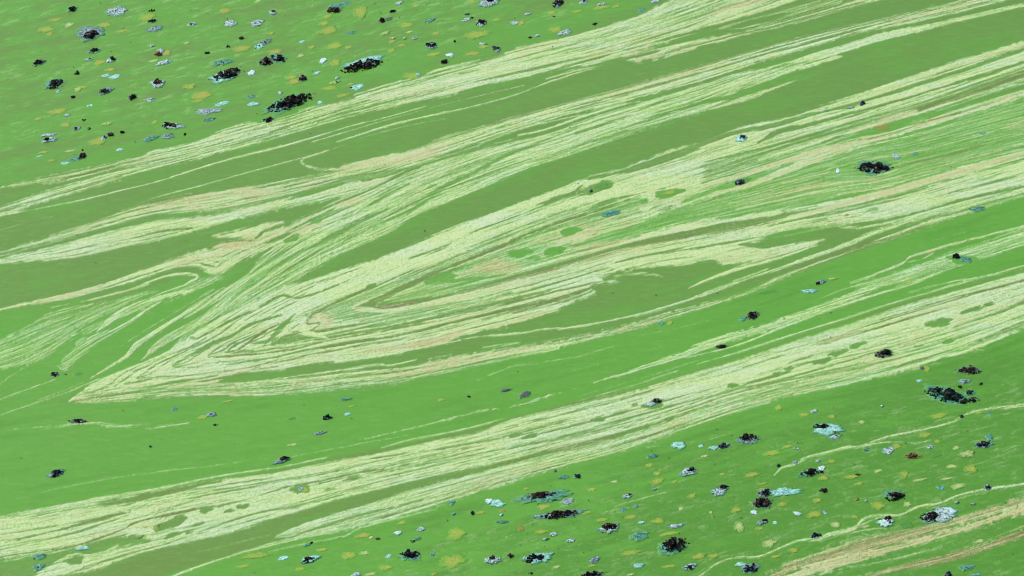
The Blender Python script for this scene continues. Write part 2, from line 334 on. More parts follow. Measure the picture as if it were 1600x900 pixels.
K(.88, [(1000,323,2.2),(1050,313,3.4),(1075,305,4.5),(1112,291,5.5),(1160,275,5),(1235,250,5),(1290,232,4)], tan=.45, band='V')
K(.88, [(900,366,1.4),(925,358,2.4),(1000,338,3),(1050,320,3.6),(1125,299,3.6),(1160,293,3.6),(1222,271,3.4),(1310,238,2.4),(1340,226,1.5)], tan=.5, band='V')
K(.5, [(925,360,.7),(1000,340,1.),(1050,322,1.)], br=.8)
K(.25, [(1075,313,2),(1120,296,3),(1160,284,5),(1200,270,3),(1240,256,1)])
for (o, lv, wd) in ((0,.62,2.6),(13,.4,2),(-16,.35,2)):
    K(lv, [(1215,306+o,1),(1260,293+o,wd+1),(1315,287+o,wd),(1397,280+o,wd),(1440,270+o,wd),(1485,258+o,wd),(1548,240+o,wd)], tan=.5, fray=2.5, soft=2)
for q in range(9):                                      # fine threads on the green inside the fold
    o = q * 8 - 28
    pts = []
    for x in np.linspace(1090 + 30 * (q % 3), 1548, 14):
        t = (x - 1090) / 458
        y = 330 - 108 * t - 6 * math.sin(t * 3) + o * (.3 + .7 * t)
        dx, dy = (x - 1362) / 62, (y - 263) / 12
        y += 15 * (1 if q > 3 else -1) * math.exp(-dx * dx - .25 * dy * dy)       # the stream parts round the clump
        pts.append((x, y, .4 + .7 * math.sin(math.pi * min(1, t * 1.3 + .1)) ** 2))
    K(vr.uniform(.4, .68), pts, tan=vr.choice([.1, .4, .6]), fray=1.4, soft=1.5)
K(.6, [(1222,286,.7),(1260,277,1),(1292,270,1.6),(1298,262,2),(1316,258,1.5),(1330,252,1)], tan=.3)
K(.6, [(1290,277,.7),(1335,276,1.2),(1385,271,1.3),(1405,262,1.6),(1404,253,1.2)], tan=.3)
K(.5, [(1330,254,1),(1370,246,1.6),(1410,242,1.5),(1470,228,2.5),(1548,205,3)], tan=.3)
K(.3, [(1420,253,2),(1470,248,4),(1520,232,3)], tan=.5, br=.3)
# right hand layer
K(.92, [(1240,338,1.6),(1280,329,2.6),(1335,315,4.5),(1385,302,5),(1460,280,5),(1548,255,5)], tan=.75, band='right')
P('right', .9, [(1160,362),(1222,349),(1297,334),(1385,315),(1485,287),(1548,268)], [(1160,378),(1210,366),(1260,357),(1320,350),(1385,341),(1435,331),(1485,316),(1548,300)], tan=.05)
K(.35, [(1200,354,.8),(1297,331,1.6),(1385,310,2),(1485,282,2),(1548,264,2)])
K(.3, [(962,411,.8),(1000,402,1.4),(1080,389,1.6),(1160,376,1.3),(1200,370,1)])
E(.5, 1362, 330, 12, 4); E(.3, 1323, 336, 5, 2, br=.6)
K(.5, [(960,436,1),(1010,413,1),(1080,402,1)], br=.15)
# lower layers of the fold
for pts, b in (([(430,541,.8),(520,527,1.6),(620,510,2),(695,492,2),(770,474,2.2),(820,463,2.2),(860,455,1.2)], .2),
            ([(505,543,.8),(560,534,1.8),(620,525,1.9),(695,507,1.8),(770,490,2),(820,479,2),(887,461,1.8),(950,441,1)], .4),
            ([(595,519,.6),(670,505,1.2),(745,487,1.2),(820,468,1.5),(875,455,1.5),(950,438,.8)], .4),
            ([(430,568,.6),(480,556,.8),(520,546,.6)], .3)):
    K(.15, pts, br=b)
K(.3, [(800,490,.8),(850,480,1.3),(900,466,1.6),(915,461,1)], br=.4)
P(None, .5, [(560,500),(640,492),(720,474),(800,455)], [(560,508),(640,500),(720,484),(800,466)], soft=3, fray=3)
K(.9, [(580,550,2),(640,541,4),(690,530,6),(715,522,4)], tan=.8, band='V')
K(.9, [(745,517,2),(800,503,3),(850,488,3)], tan=.6, band='V')
K(.1, [(300,556,1),(318,546,3),(336,535,3.6),(354,530,3.2),(372,520,2.2),(392,507,2.2),(440,493,1.2)], br=.1)
K(.1, [(355,550,1.2),(366,541,2),(374,536,1)], br=.1); K(.15, [(356,551,1),(376,548,1.4),(396,549,.8)], br=.1)
K(.2, [(375,545,1.5),(392,533,2),(410,520,1.5),(436,506,1)], br=.8)
K(.15, [(422,531,3),(432,521,4.5),(443,508,3.6),(456,496,1.6)]); P(None, .3, [(420,533),(440,524),(462,521)], [(428,541),(450,539),(500,530)], soft=2)
K(.95, [(440,525,2),(455,510,4),(475,498,4),(470,515,4),(500,525,3)], tan=.1)
K(.15, [(228,604,1.5),(245,603,1.2),(262,600,3.2),(280,597,3),(300,594,1.4),(340,588,1)], br=.15); K(.3, [(195,600,1.2),(220,596,2.2),(240,592,.8)], br=.2)
E(.15, 233, 621, 11, 3, -5); K(.4, [(140,614,1),(165,605,2),(180,600,1)])
K(.45, [(150,618,4),(250,610,7),(350,609,7),(450,606,6)], soft=5, fray=5)
K(.85, [(109,627,1.2),(130,613,2.2),(150,601,2.2),(180,590,1.5)])
P(None, .03, [(341,594),(360,587),(377,584),(440,580),(455,576),(520,567)], [(341,596),(352,599),(402,594),(440,588),(470,583),(520,575)], br=.12)

# --- strands on the open green water
K(.45, [(55,668,1.2),(110,664,2.2),(150,661,3.4),(185,667,3),(225,668,2),(260,664,2.4),(292,662,1)], fray=3, soft=2)
K(.72, [(560,691,.5),(620,675,1),(660,666,1.5),(745,645,2),(820,631,2),(850,621,2.2),(920,601,2.2),(980,583,2.6),(1025,567,3),(1075,552,5),(1112,537,6.5),(1200,511,5.5),(1235,499,5.5),(1310,472,5.5),(1372,446,5),(1400,436,5)], band='strand', fray=3)
K(.75, [(1070,560,.8),(1120,548,1.2),(1160,537,1.6),(1235,507,2),(1300,483,2.2),(1360,463,2.2),(1422,445,2.2),(1485,418,2.2),(1548,398,3)], band='strand')
P('strand', .58, [(1330,448),(1400,426),(1480,397),(1548,374)], [(1340,450),(1400,446),(1440,434),(1480,420),(1548,398)], soft=3, fray=3)
K(.7, [(1330,442,.8),(1360,432,1.4),(1385,422,2),(1410,412,2.2),(1424,401,2),(1450,394,2.4),(1485,383,2.4),(1548,367,1.6)], tan=.35, band='strand')
K(.6, [(1412,411,1),(1440,405,1.4),(1458,396,1.4)], tan=.4)
K(.3, [(1500,390,1),(1548,376,2)])
E(.03, 1436, 403, 12, 3.5, -18); E(.08, 1505, 406, 24, 7, 5)
K(.6, [(1420,458,.8),(1485,441,1.4),(1548,431,1.4)])
K(.4, [(900,620,.4),(1000,592,.6),(1100,560,.6)]); K(.35, [(820,600,.4),(900,578,.6),(980,555,.7),(1060,535,.4)])
K(.4, [(850,565,.4),(900,558,.7),(960,541,.5)]); K(.4, [(745,595,.4),(780,580,.8),(805,572,1),(840,568,.6)])
K(.4, [(1000,525,.4),(1060,512,.6),(1110,500,.3)]); K(.4, [(1400,392,.4),(1450,378,.7),(1510,362,.5)]); K(.4, [(1280,468,.4),(1310,455,.8),(1340,446,.4)])
K(.4, [(60,770,.5),(150,752,.7),(240,738,.8),(330,728,.6),(420,716,.3)]); K(.35, [(450,715,.5),(560,694,.8),(640,680,.5)])
K(.55, [(595,700,.7),(640,688,1.4),(720,672,1.4),(800,652,1.4),(900,628,1.2),(1000,599,1.2),(1060,580,1)])
K(.6, [(1090,569,.8),(1160,549,1.6),(1240,523,1.6),(1335,493,1.8),(1420,466,1.6),(1548,430,1.6)])

# --- Q: the great lower band
P('Q', .88, [(52,796),(100,788),(150,780),(200,773),(255,763),(340,750),(420,741),(505,724),(600,707),(680,689),(745,675),(800,656),(860,642),(940,623),(1025,601),(1100,578),(1200,546),(1240,533),(1335,503),(1420,475),(1548,440)],
  [(52,905),(110,899),(160,889),(215,868),(290,849),(365,832),(420,814),(470,800),(520,783),(595,765),(670,747),(745,731),(800,718),(850,706),(925,688),(985,672),(1060,650),(1160,618),(1240,606),(1320,600),(1385,588),(1460,568),(1505,556),(1548,537)], tan=.1, fray=2.4)
P('S', .72, [(430,838),(470,820),(520,805),(595,782),(645,763),(695,750),(800,724),(850,712),(925,694),(985,678),(1060,652),(1160,617),(1320,575),(1400,560)],
  [(430,840),(500,838),(560,824),(620,808),(670,795),(740,772),(820,747),(875,731),(950,712),(1012,692),(1060,676),(1120,656),(1160,642),(1240,618),(1320,602),(1400,582)], tan=.15, soft=3, fray=3.4)
K(.82, [(440,836,1.5),(482,820,4),(530,806,5),(595,788,5),(660,768,5),(740,744,4),(820,727,4)], band='S')
K(.15, [(462,837,1),(480,831,2),(530,815,1.8),(580,802,1.4),(660,782,1)], br=.1)
K(.15, [(595,775,1),(670,756,2.6),(745,737,3),(820,716,2.4),(850,707,2.6),(925,690,2.4),(975,677,2)], br=.35)
K(.5, [(870,702,2),(900,697,4),(940,690,3)], tan=.6, br=.3)
K(.75, [(262,905,1.5),(290,893,1.8),(365,867,1.8),(420,852,2.4),(495,834,2.4),(570,818,1.6)], band='S', soft=2)
K(.65, [(540,838,.6),(562,826,1.4),(620,811,1),(680,796,.8)]); K(.35, [(420,862,1),(480,848,2),(540,838,1)])
# dark line above Q
K(.1, [(340,746,1),(420,737,1.4),(505,720,1.6),(600,703,2),(680,685,2),(745,671,2),(800,652,2),(860,638,1.8),(940,619,1.6),(1025,597,2),(1100,574,2.2),(1200,542,2.4),(1335,499,2.6),(1420,471,2.6),(1548,436,3)], br=.35)
P(None, .05, [(150,787),(200,778),(255,768),(310,756),(345,751)], [(165,793),(220,784),(270,771),(320,759),(345,753)], br=.3)
K(.7, [(150,779,2),(200,772,2),(255,762,1.6),(340,745,1.4),(440,730,1.4),(510,716,1)], tan=.2)
# lines and gaps in Q
K(.15, [(52,838,1),(115,823,2),(152,813,3.2),(180,806,2.6),(204,801,1)], br=.4)
K(.3, [(52,848,.8),(115,834,1.2),(152,821,1.2),(200,806,.6)], br=.3)
K(.2, [(52,863,1.2),(110,855,1.3),(160,840,1.8),(195,826,1.5),(222,813,1.3),(265,805,1.3),(315,794,1.3),(350,789,1.),(402,776,1.3),(440,764,1.2),(520,748,.8),(600,733,.6)], br=.75)
P(None, .05, [(52,868),(110,858),(155,845),(190,838),(215,836),(236,843)], [(52,900),(75,886),(98,872),(130,868),(165,862),(190,855),(236,847)])
K(.75, [(75,888,1),(98,874,1.6),(120,866,1.8),(135,869,1.6),(160,866,2),(180,855,2)])
E(.04, 117, 876, 15, 6, -12); E(.06, 268, 818, 28, 7, -22); E(.04, 322, 797, 10, 4.5, -15); E(.06, 380, 792, 10, 3.5, -8); E(.1, 358, 799, 8, 2.5, -10)
E(.06, 270, 836, 13, 4, -20); E(.08, 220, 845, 13, 3, -8); E(.1, 296, 833, 5, 2); E(.2, 310, 820, 9, 2, -20)
K(.3, [(110,895,.8),(200,866,1.2),(260,850,1.3),(330,826,1.3),(400,803,1.3),(470,790,1),(560,768,.8)])
K(.45, [(90,903,1),(140,886,2),(160,880,1)], br=.6)
K(.5, [(250,797,.6),(285,788,1),(315,778,.7)], br=.7)
E(.08, 470, 764, 15, 7, -5); E(.15, 632, 728, 8, 2); E(.12, 552, 747, 14, 3.5); E(.15, 515, 766, 12, 2.6); E(.15, 805, 681, 10, 3); E(.12, 828, 682, 13, 3.6); E(.2, 730, 701, 13, 2.4)
E(.06, 935, 656, 11, 4, -5); E(.1, 992, 634, 6, 2); E(.12, 970, 646, 14, 2.6); E(.05, 1145, 603, 9, 3.6, -8); E(.06, 1022, 632, 17, 7, -14)
E(.03, 1286, 565, 15, 4.6, -16); E(.05, 1340, 540, 14, 3.6, -18); E(.2, 1310, 552, 16, 3.6); E(.03, 1468, 505, 22, 6.5, -10); E(.05, 1520, 485, 20, 4, -14); E(.04, 1545, 477, 10, 3); E(.06, 1482, 534, 8, 3); E(.1, 1434, 541, 8, 1.6, -6); E(.06, 1215, 584, 8, 2.4); E(.1, 1234, 578, 8, 1.6)
E(.5, 1382, 553, 19, 7, -8)
for pts, b in (([(600,738,.6),(745,710,1),(850,690,1.3),(950,664,1.6),(1050,635,1.8),(1125,615,1.8),(1200,591,2),(1235,580,1.2)], .1),
            ([(1160,607,1),(1235,590,1.3),(1335,561,1.3),(1410,537,1.3),(1497,510,1.2)], .2),
            ([(1160,585,1),(1235,566,1.2),(1270,556,.8)], .15),
            ([(1375,500,.7),(1485,467,1.1),(1548,452,1.1)], .8),
            ([(500,755,.6),(640,728,.9),(760,700,.8)], .3),
            ([(560,720,.5),(700,700,.9),(780,685,.7)], .3),
            ([(900,640,.5),(1000,615,.8),(1080,590,.6)], .4),
            ([(1160,575,.6),(1250,548,.8),(1350,520,.8)], .3),
            ([(1160,628,.8),(1250,605,1),(1350,578,1)], .4)):
    K(.3, pts, br=b)
K(.97, [(1020,622,5),(1100,602,7),(1180,580,7),(1260,550,6)], tan=.02, band='Q')
K(.97, [(1300,540,4),(1400,512,5),(1480,490,3)], band='Q')
K(.8, [(1242,602,1),(1280,592,2),(1320,580,1.4)], tan=1.); K(.85, [(1280,536,1),(1315,526,2),(1345,518,1)], tan=.9)
P(None, .5, [(1160,618),(1240,602),(1320,588),(1400,570)], [(1160,640),(1240,616),(1320,600),(1400,580)], soft=4, fray=5)
K(.8, [(1240,618,1.2),(1320,600,1.8),(1385,584,2),(1460,562,2),(1500,550,1.5)], soft=2)
E(.03, 1345, 604, 26, 7, -10); E(.05, 1500, 560, 34, 6, -6)
K(.55, [(1480,552,1),(1510,546,1.6),(1535,547,1.2)])
# R: the olive wedge
P(None, .03, [(160,893),(215,870),(290,851),(365,834),(420,816),(470,802),(520,785),(595,768),(660,751)],
  [(240,905),(290,890),(365,865),(420,849),(430,836),(470,818),(520,803),(595,780),(645,761)], br=.22, soft=2, fray=3)
K(.25, [(400,832,.5),(450,818,1),(500,803,.6)]); K(.25, [(290,868,.5),(360,850,1),(420,836,.6)])

# --- yellowish rivulets at the lower right
K(.72, [(1210,743,.6),(1223,731,1.1),(1245,725,1.6),(1260,715,1.4),(1300,706,1.6),(1320,700,2.6),(1340,699,2),(1380,692,1.8),(1412,691,1.2),(1437,692,.9),(1462,684,.7)], band='rivulet', tan=.12)
K(.72, [(1340,699,1),(1365,690,1.4),(1385,684,2),(1420,676,1.8),(1472,664,1.5),(1492,657,1.3),(1510,647,1.6),(1530,641,1.8),(1548,639,2)], band='rivulet', tan=.1)
K(.75, [(1087,903,1),(1105,892,1.2),(1122,880,1.5),(1150,871,1.7),(1185,870,1.5),(1210,860,1.6),(1247,845,1.8),(1275,843,3),(1298,835,3),(1335,825,2.6),(1350,811,1.8),(1372,805,1.6),(1405,806,2),(1435,792,1.6),(1467,787,1.4),(1497,775,1.6),(1535,766,1.6),(1548,764,2)], band='rivulet low', tan=.12)
K(.7, [(1305,838,.8),(1330,829,1.6),(1352,818,1.8),(1372,810,1),(1400,806,.6)], tan=.1); K(.6, [(1280,846,.6),(1320,835,1),(1360,827,.8),(1385,826,.4)], tan=.1)
K(.55, [(1440,796,.6),(1470,790,1),(1510,776,1.3),(1540,770,1.)])
K(.4, [(1335,829,.5),(1362,838,.8)]); K(.4, [(980,807,.4),(960,793,.5),(1000,780,.9),(1040,769,.8)], tan=.1); K(.35, [(1000,700,.6),(1090,690,.7),(1140,678,.5)])
K(.35, [(930,806,.5),(960,797,.9),(1000,790,.4)], tan=.1); K(.4, [(780,843,.5),(805,834,.8),(820,826,.6)], tan=.2)
P('tan', .45, [(1192,903),(1235,880),(1280,863),(1347,842),(1440,822),(1500,808),(1548,793)], [(1217,903),(1260,886),(1335,868),(1410,848),(1485,826),(1548,807)], tan=.8, br=.55, soft=3, fray=4)
P('tan', .92, [(1217,902),(1260,885),(1335,867),(1410,847),(1485,825),(1548,806)], [(1262,902),(1335,879),(1410,857),(1485,836),(1548,818)], tan=.72, soft=4, fray=5)
K(.85, [(1250,895,2),(1335,874,3),(1410,853,3),(1485,832,2),(1548,812,2)], tan=.95, band='tan')
K(.65, [(1195,899,1),(1240,879,2),(1297,860,2.2),(1345,842,1.4)], tan=.8)
K(.35, [(1360,900,3),(1410,887,5),(1485,871,5),(1548,850,6)], tan=.9, br=.6, fray=4, soft=3)
K(.6, [(1330,888,.6),(1400,873,1.6),(1472,855,1.2)]); K(.6, [(1360,898,1),(1385,893,2),(1410,887,1.4)], tan=.9)
K(.3, [(1510,862,1),(1548,845,2)], tan=.8)

# colour of the open water by place: 0 olive, .5 grass green, 1 deep green
HUE = [(.20, [(-200,-100),(1060,-100),(1015,17),(900,57),(680,109),(552,154),(420,190),(240,240),(52,281),(-200,340)], 6), (.30, [(255,556),(340,470),(480,340),(645,258),(862,205),(1200,104),(1460,38),(1460,44),(1270,98),(1100,178),(887,246),(657,337),(495,418),(365,488)], 10),
       (.30, [(-200,-100),(1150,-100),(1020,5),(900,55),(680,108),(550,150),(420,190),(240,240),(52,280),(-200,340)], 8),
       (.42, [(-200,460),(52,480),(230,450),(340,430),(500,400),(330,510),(108,627),(52,640),(-200,720)], 26),
       (.5, [(560,480),(760,400),(1000,310),(1180,270),(1350,200),(1548,150),(1700,110),(1700,250),(1300,315),(1000,370),(700,455)], 14),
       (.55, [(-200,640),(108,630),(400,620),(620,601),(800,558),(1000,512),(1200,446),(1400,371),(1548,322),(1750,260),(1750,380),(1548,438),(1200,545),(800,655),(500,722),(300,755),(52,796),(-200,850)], 8),
       (.6, [(-200,960),(240,905),(420,855),(560,826),(700,790),(820,748),(1012,692),(1160,640),(1400,582),(1548,536),(1750,480),(1750,1100),(-200,1100)], 8),
       (.98, [(700,1100),(900,830),(1120,700),(1300,640),(1500,560),(1750,500),(1750,1100)], 110)]
# ------------------------------------------------------------------ from the traced edges to scum cover on the water
KR = 1.0                                    # samples per photograph pixel
X0, X1, Y0, Y1 = -70, 1670, -50, 950
RW, RH = int((X1 - X0) * KR), int((Y1 - Y0) * KR)
def smooth_line(p, closed=False, n=3):
    p = np.array(p, float)
    q = np.vstack([p[-1:], p, p[:2]]) if closed else np.vstack([2 * p[0] - p[1], p, 2 * p[-1] - p[-2]])
    out = []
    for i in range(1, len(q) - 2):
        a, b, c, d = q[i - 1], q[i], q[i + 1], q[i + 2]
        for k in range(n):
            t = k / n
            v = .5 * (2 * b + (c - a) * t + (2 * a - 5 * b + 4 * c - d) * t * t + (3 * b - a - 3 * c + d) * t ** 3)
            if len(v) > 2: v[2] = max(.3, v[2])
            out.append(v)
    if not closed: out.append(p[-1])
    return np.array(out)
for q in PR:
    if q['t'] == 'k': q['line'] = smooth_line(q['pts']); q['flow'] = [q['line']]
    elif q['t'] == 'p':
        e = [smooth_line(k) for k in q['edges']]
        q['flow'] = e; q['poly'] = np.vstack([e[0][:, :2], e[1][::-1, :2]])
    else: q['poly'] = smooth_line(q['edges'][0], True, 2); q['flow'] = []

# flow direction of the surface (as an undirected orientation), spread from the traced edges
cg = 8
gw, gh = (X1 - X0) // cg + 1, (Y1 - Y0) // cg + 1
acc = np.zeros((3, gh, gw))
for q in PR:
    for ln in q['flow']:
        d = np.diff(ln[:, :2], axis=0); l = np.hypot(d[:, 0], d[:, 1]) + 1e-9
        th = np.arctan2(d[:, 1], d[:, 0])
        for a, b, t, le in zip(ln[:-1], ln[1:], th, l):
            m = max(1, int(le / 4))
            for s in range(m):
                f = (s + .5) / m
                i = int((a[0] + (b[0] - a[0]) * f - X0) / cg); j = int((a[1] + (b[1] - a[1]) * f - Y0) / cg)
                if 0 <= i < gw and 0 <= j < gh:
                    acc[0, j, i] += math.cos(2 * t); acc[1, j, i] += math.sin(2 * t); acc[2, j, i] += 1
def blur(a, s):
    py, px = int(3 * s) + 1, int(3 * s) + 1
    b = np.pad(a, ((py, py), (px, px)), mode='edge')
    fy = np.fft.fftfreq(b.shape[0])[:, None]; fx = np.fft.rfftfreq(b.shape[1])[None]
    g = np.exp(-2 * (math.pi * s) ** 2 * (fx ** 2 + fy ** 2))
    return np.fft.irfft2(np.fft.rfft2(b) * g, s=b.shape)[py:py + a.shape[0], px:px + a.shape[1]]
vx = np.full((gh, gw), math.cos(2 * math.radians(-13)) * 1e-3); vy = np.full((gh, gw), math.sin(2 * math.radians(-13)) * 1e-3)
for s in (1, 2, 4, 8, 16):
    vx += blur(acc[0], s) / s ** .6; vy += blur(acc[1], s) / s ** .6
vx, vy = blur(vx / np.hypot(vx, vy), .8), blur(vy / np.hypot(vx, vy), .8)
def upsample(a, hh, ww):
    jy = np.linspace(0, a.shape[0] - 1.001, hh); ix = np.linspace(0, a.shape[1] - 1.001, ww)
    j = jy.astype(int); i = ix.astype(int); fy = (jy - j)[:, None]; fx = (ix - i)[None]
    return (a[j][:, i] * (1 - fx) + a[j][:, i + 1] * fx) * (1 - fy) + (a[j + 1][:, i] * (1 - fx) + a[j + 1][:, i + 1] * fx) * fy
ang = .5 * np.arctan2(upsample(vy, RH, RW), upsample(vx, RH, RW))
DX, DY = np.cos(ang).astype(np.float32), np.sin(ang).astype(np.float32)

# streak noise drawn out along that flow
def grain(c):
    a = rng.standard_normal((RH // c + 2, RW // c + 2))
    return upsample(a, RH, RW).astype(np.float32) if c > 1 else a[:RH, :RW].astype(np.float32)
src = [grain(1), grain(3), grain(8), grain(1), grain(2)]
span = [12, 40, 58, 70, 7]
tot = [s.copy() for s in src]
jj, ii = np.mgrid[0:RH, 0:RW].astype(np.float32)
for sg in (1, -1):
    px, py = ii.copy(), jj.copy(); ox, oy = DX * sg, DY * sg
    for n in range(max(span)):
        st = 1.0 if n < 20 else 2.0
        px += ox * st; py += oy * st
        np.clip(px, 0, RW - 1, out=px); np.clip(py, 0, RH - 1, out=py)
        k = py.astype(np.int32) * RW + px.astype(np.int32)
        cx, cy = DX.ravel()[k], DY.ravel()[k]
        f = np.where(cx * ox + cy * oy < 0, -1, 1).astype(np.float32)
        ox, oy = cx * f, cy * f
        for m in range(5):
            if n < span[m]: tot[m] += src[m].ravel()[k]
LIC = [(t - t.mean()) / t.std() for t in tot]
del tot

def seg_dist(px, py, ln, wd=None):
    best = np.full(px.shape, 1e9, np.float32)
    for a, b, i in zip(ln[:-1], ln[1:], range(len(ln))):
        dx, dy = b[0] - a[0], b[1] - a[1]
        l2 = dx * dx + dy * dy + 1e-9
        t = np.clip(((px - a[0]) * dx + (py - a[1]) * dy) / l2, 0, 1)
        d = np.hypot(px - a[0] - t * dx, py - a[1] - t * dy)
        if wd is not None: d = d - (wd[i] * (1 - t) + wd[i + 1] * t)
        np.minimum(best, d, out=best)
    return best
def inside(px, py, pl):
    r = np.zeros(px.shape, bool)
    for (xa, ya), (xb, yb) in zip(pl, np.roll(pl, -1, 0)):
        if ya == yb: continue
        c = (ya > py) != (yb > py)
        r ^= c & (px < (xb - xa) * (py - ya) / (yb - ya) + xa)
    return r
def sdf(poly=None, line=None, pad=14):
    v = poly if line is None else line[:, :2]
    mw = 0 if line is None else line[:, 2].max()
    i0 = max(0, int((v[:, 0].min() - pad - mw - X0) * KR)); i1 = min(RW, int((v[:, 0].max() + pad + mw - X0) * KR) + 2)
    j0 = max(0, int((v[:, 1].min() - pad - mw - Y0) * KR)); j1 = min(RH, int((v[:, 1].max() + pad + mw - Y0) * KR) + 2)
    if i1 - i0 < 3 or j1 - j0 < 3: return None
    hh, ww = j1 - j0, i1 - i0
    st = 2 if hh * ww > 30000 and line is None else 1
    h2, w2 = max(3, hh // st), max(3, ww // st)
    px, py = np.meshgrid(X0 + np.linspace(i0, i1 - 1, w2) / KR, Y0 + np.linspace(j0, j1 - 1, h2) / KR)
    px = px.astype(np.float32); py = py.astype(np.float32)
    if line is None:
        d = seg_dist(px, py, np.vstack([poly, poly[:1]])); d[inside(px, py, poly)] *= -1
    else: d = seg_dist(px, py, line, line[:, 2])
    if st > 1: d = upsample(d, hh, ww)
    return slice(j0, j1), slice(i0, i1), d
sstep = lambda a: (lambda t: t * t * (3 - 2 * t))(np.clip(a, 0, 1))

LEV = np.zeros((RH, RW), np.float32); TAN = LEV.copy(); BRN = LEV.copy(); HU = np.full((RH, RW), .12, np.float32)
BID = np.zeros((RH, RW), np.int16)
BANDS = []
iso = [grain(5), grain(14)]
fr = .55 * LIC[1] + .35 * LIC[0] + .35 * iso[0]
for q in PR:
    r = sdf(line=q['line']) if q['t'] == 'k' else sdf(poly=q['poly'])
    if r is None: continue
    sj, si, d = r
    m = sstep(.5 - (d + q['fray'] * .8 * fr[sj, si]) / (2 * q['soft']))
    LEV[sj, si] += (q['lev'] - LEV[sj, si]) * m
    TAN[sj, si] += (q['tan'] - TAN[sj, si]) * m
    BRN[sj, si] += (q['br'] - BRN[sj, si]) * m
    if q['band']:
        if q['band'] not in BANDS: BANDS.append(q['band'])
        BID[sj, si] = np.where((m > .3), BANDS.index(q['band']) + 1, BID[sj, si])
for h, pl, so in HUE:
    r = sdf(poly=np.array(pl, float), pad=so * 2)
    if r is None: continue
    sj, si, d = r
    m = sstep(.5 - (d + 3 * LIC[2][sj, si]) / (2 * so))
    HU[sj, si] += (h - HU[sj, si]) * m
mix_amp = LEV * (1 - LEV) * 4
iso3 = grain(2)
STK = .75 * LIC[3] + .38 * LIC[1] + .38 * LIC[0]
STK = STK / STK.std()
vary = np.clip(.75 + .45 * LIC[2] / 1.2 + .35 * grain(40), .15, 1.6)
full = np.clip(LEV * 1.4, 0, 1) * (1 - np.clip(mix_amp - .45, 0, .5))
COV = LEV + mix_amp * (.16 * STK + .09 * np.clip(LIC[3] + .3 * LIC[0], -2, 2.5)) + full * vary * .115 * np.where(STK < 0, 1.7, .6) * STK + np.minimum(LEV * 2, 1) * .05 * iso3
COV -= np.minimum(LEV * 1.6, 1) * .6 * np.clip(.85 * LIC[3] + .35 * LIC[1] - .95, 0, .8)       # dark threads between the layers
# old scum on the fields of clumps: faint drawn-out mottle
xx, yy = X0 + ii / KR, Y0 + jj / KR
field = np.maximum(sstep((300 - .27 * xx - yy) / 60), sstep((yy - 905 + .27 * (xx - 240)) / 60))
COV += (LEV < .15) * (np.clip(.03 * LIC[3] + .02 * LIC[0] - .01, 0, .1) + field * np.clip(.10 * LIC[4] + .10 * LIC[0] + .08 * iso[1] + .07 * LIC[2] - .02, -.02, .34))
COV = COV + .5 * np.clip(LEV * 3, .3, 1) * (COV - blur(COV, 1.3)) + .36 * mix_amp * (LEV > .05) * (COV - blur(COV, 3))
COV = np.clip(COV, 0, 1.05)
TAN = np.clip(TAN + .28 * mix_amp * (LEV > .25) * np.clip(.5 + .8 * iso[1] + .4 * LIC[1], 0, 1.2) + LEV * (.10 * LIC[2] + .08 * LIC[1] + .05 * iso[1]), 0, 1)
BRN = np.clip(BRN + .03 * LIC[2] + .16 * np.clip(.75 * LIC[3] + .5 * LIC[1] - .9, 0, 2) * LEV, 0, 1)
HU = np.clip(HU + field * (.07 * LIC[4] + .05 * LIC[2]) + .05 * LIC[2] + .05 * LIC[1] + .05 * grain(60) + .05 * LIC[3], 0, 1)
RELIEF = .5 * LIC[0] + .5 * LIC[1] + .5 * iso3

def sample(a, X, Y, near=False):
    x, y = to_photo(X, Y)
    u = np.clip((x - X0) * KR, 0, RW - 1.01); v = np.clip((y - Y0) * KR, 0, RH - 1.01)
    if near: return a[np.rint(v).astype(int), np.rint(u).astype(int)]
    i = u.astype(int); j = v.astype(int); fx = u - i; fy = v - j
    return (a[j, i] * (1 - fx) + a[j, i + 1] * fx) * (1 - fy) + (a[j + 1, i] * (1 - fx) + a[j + 1, i + 1] * fx) * fy
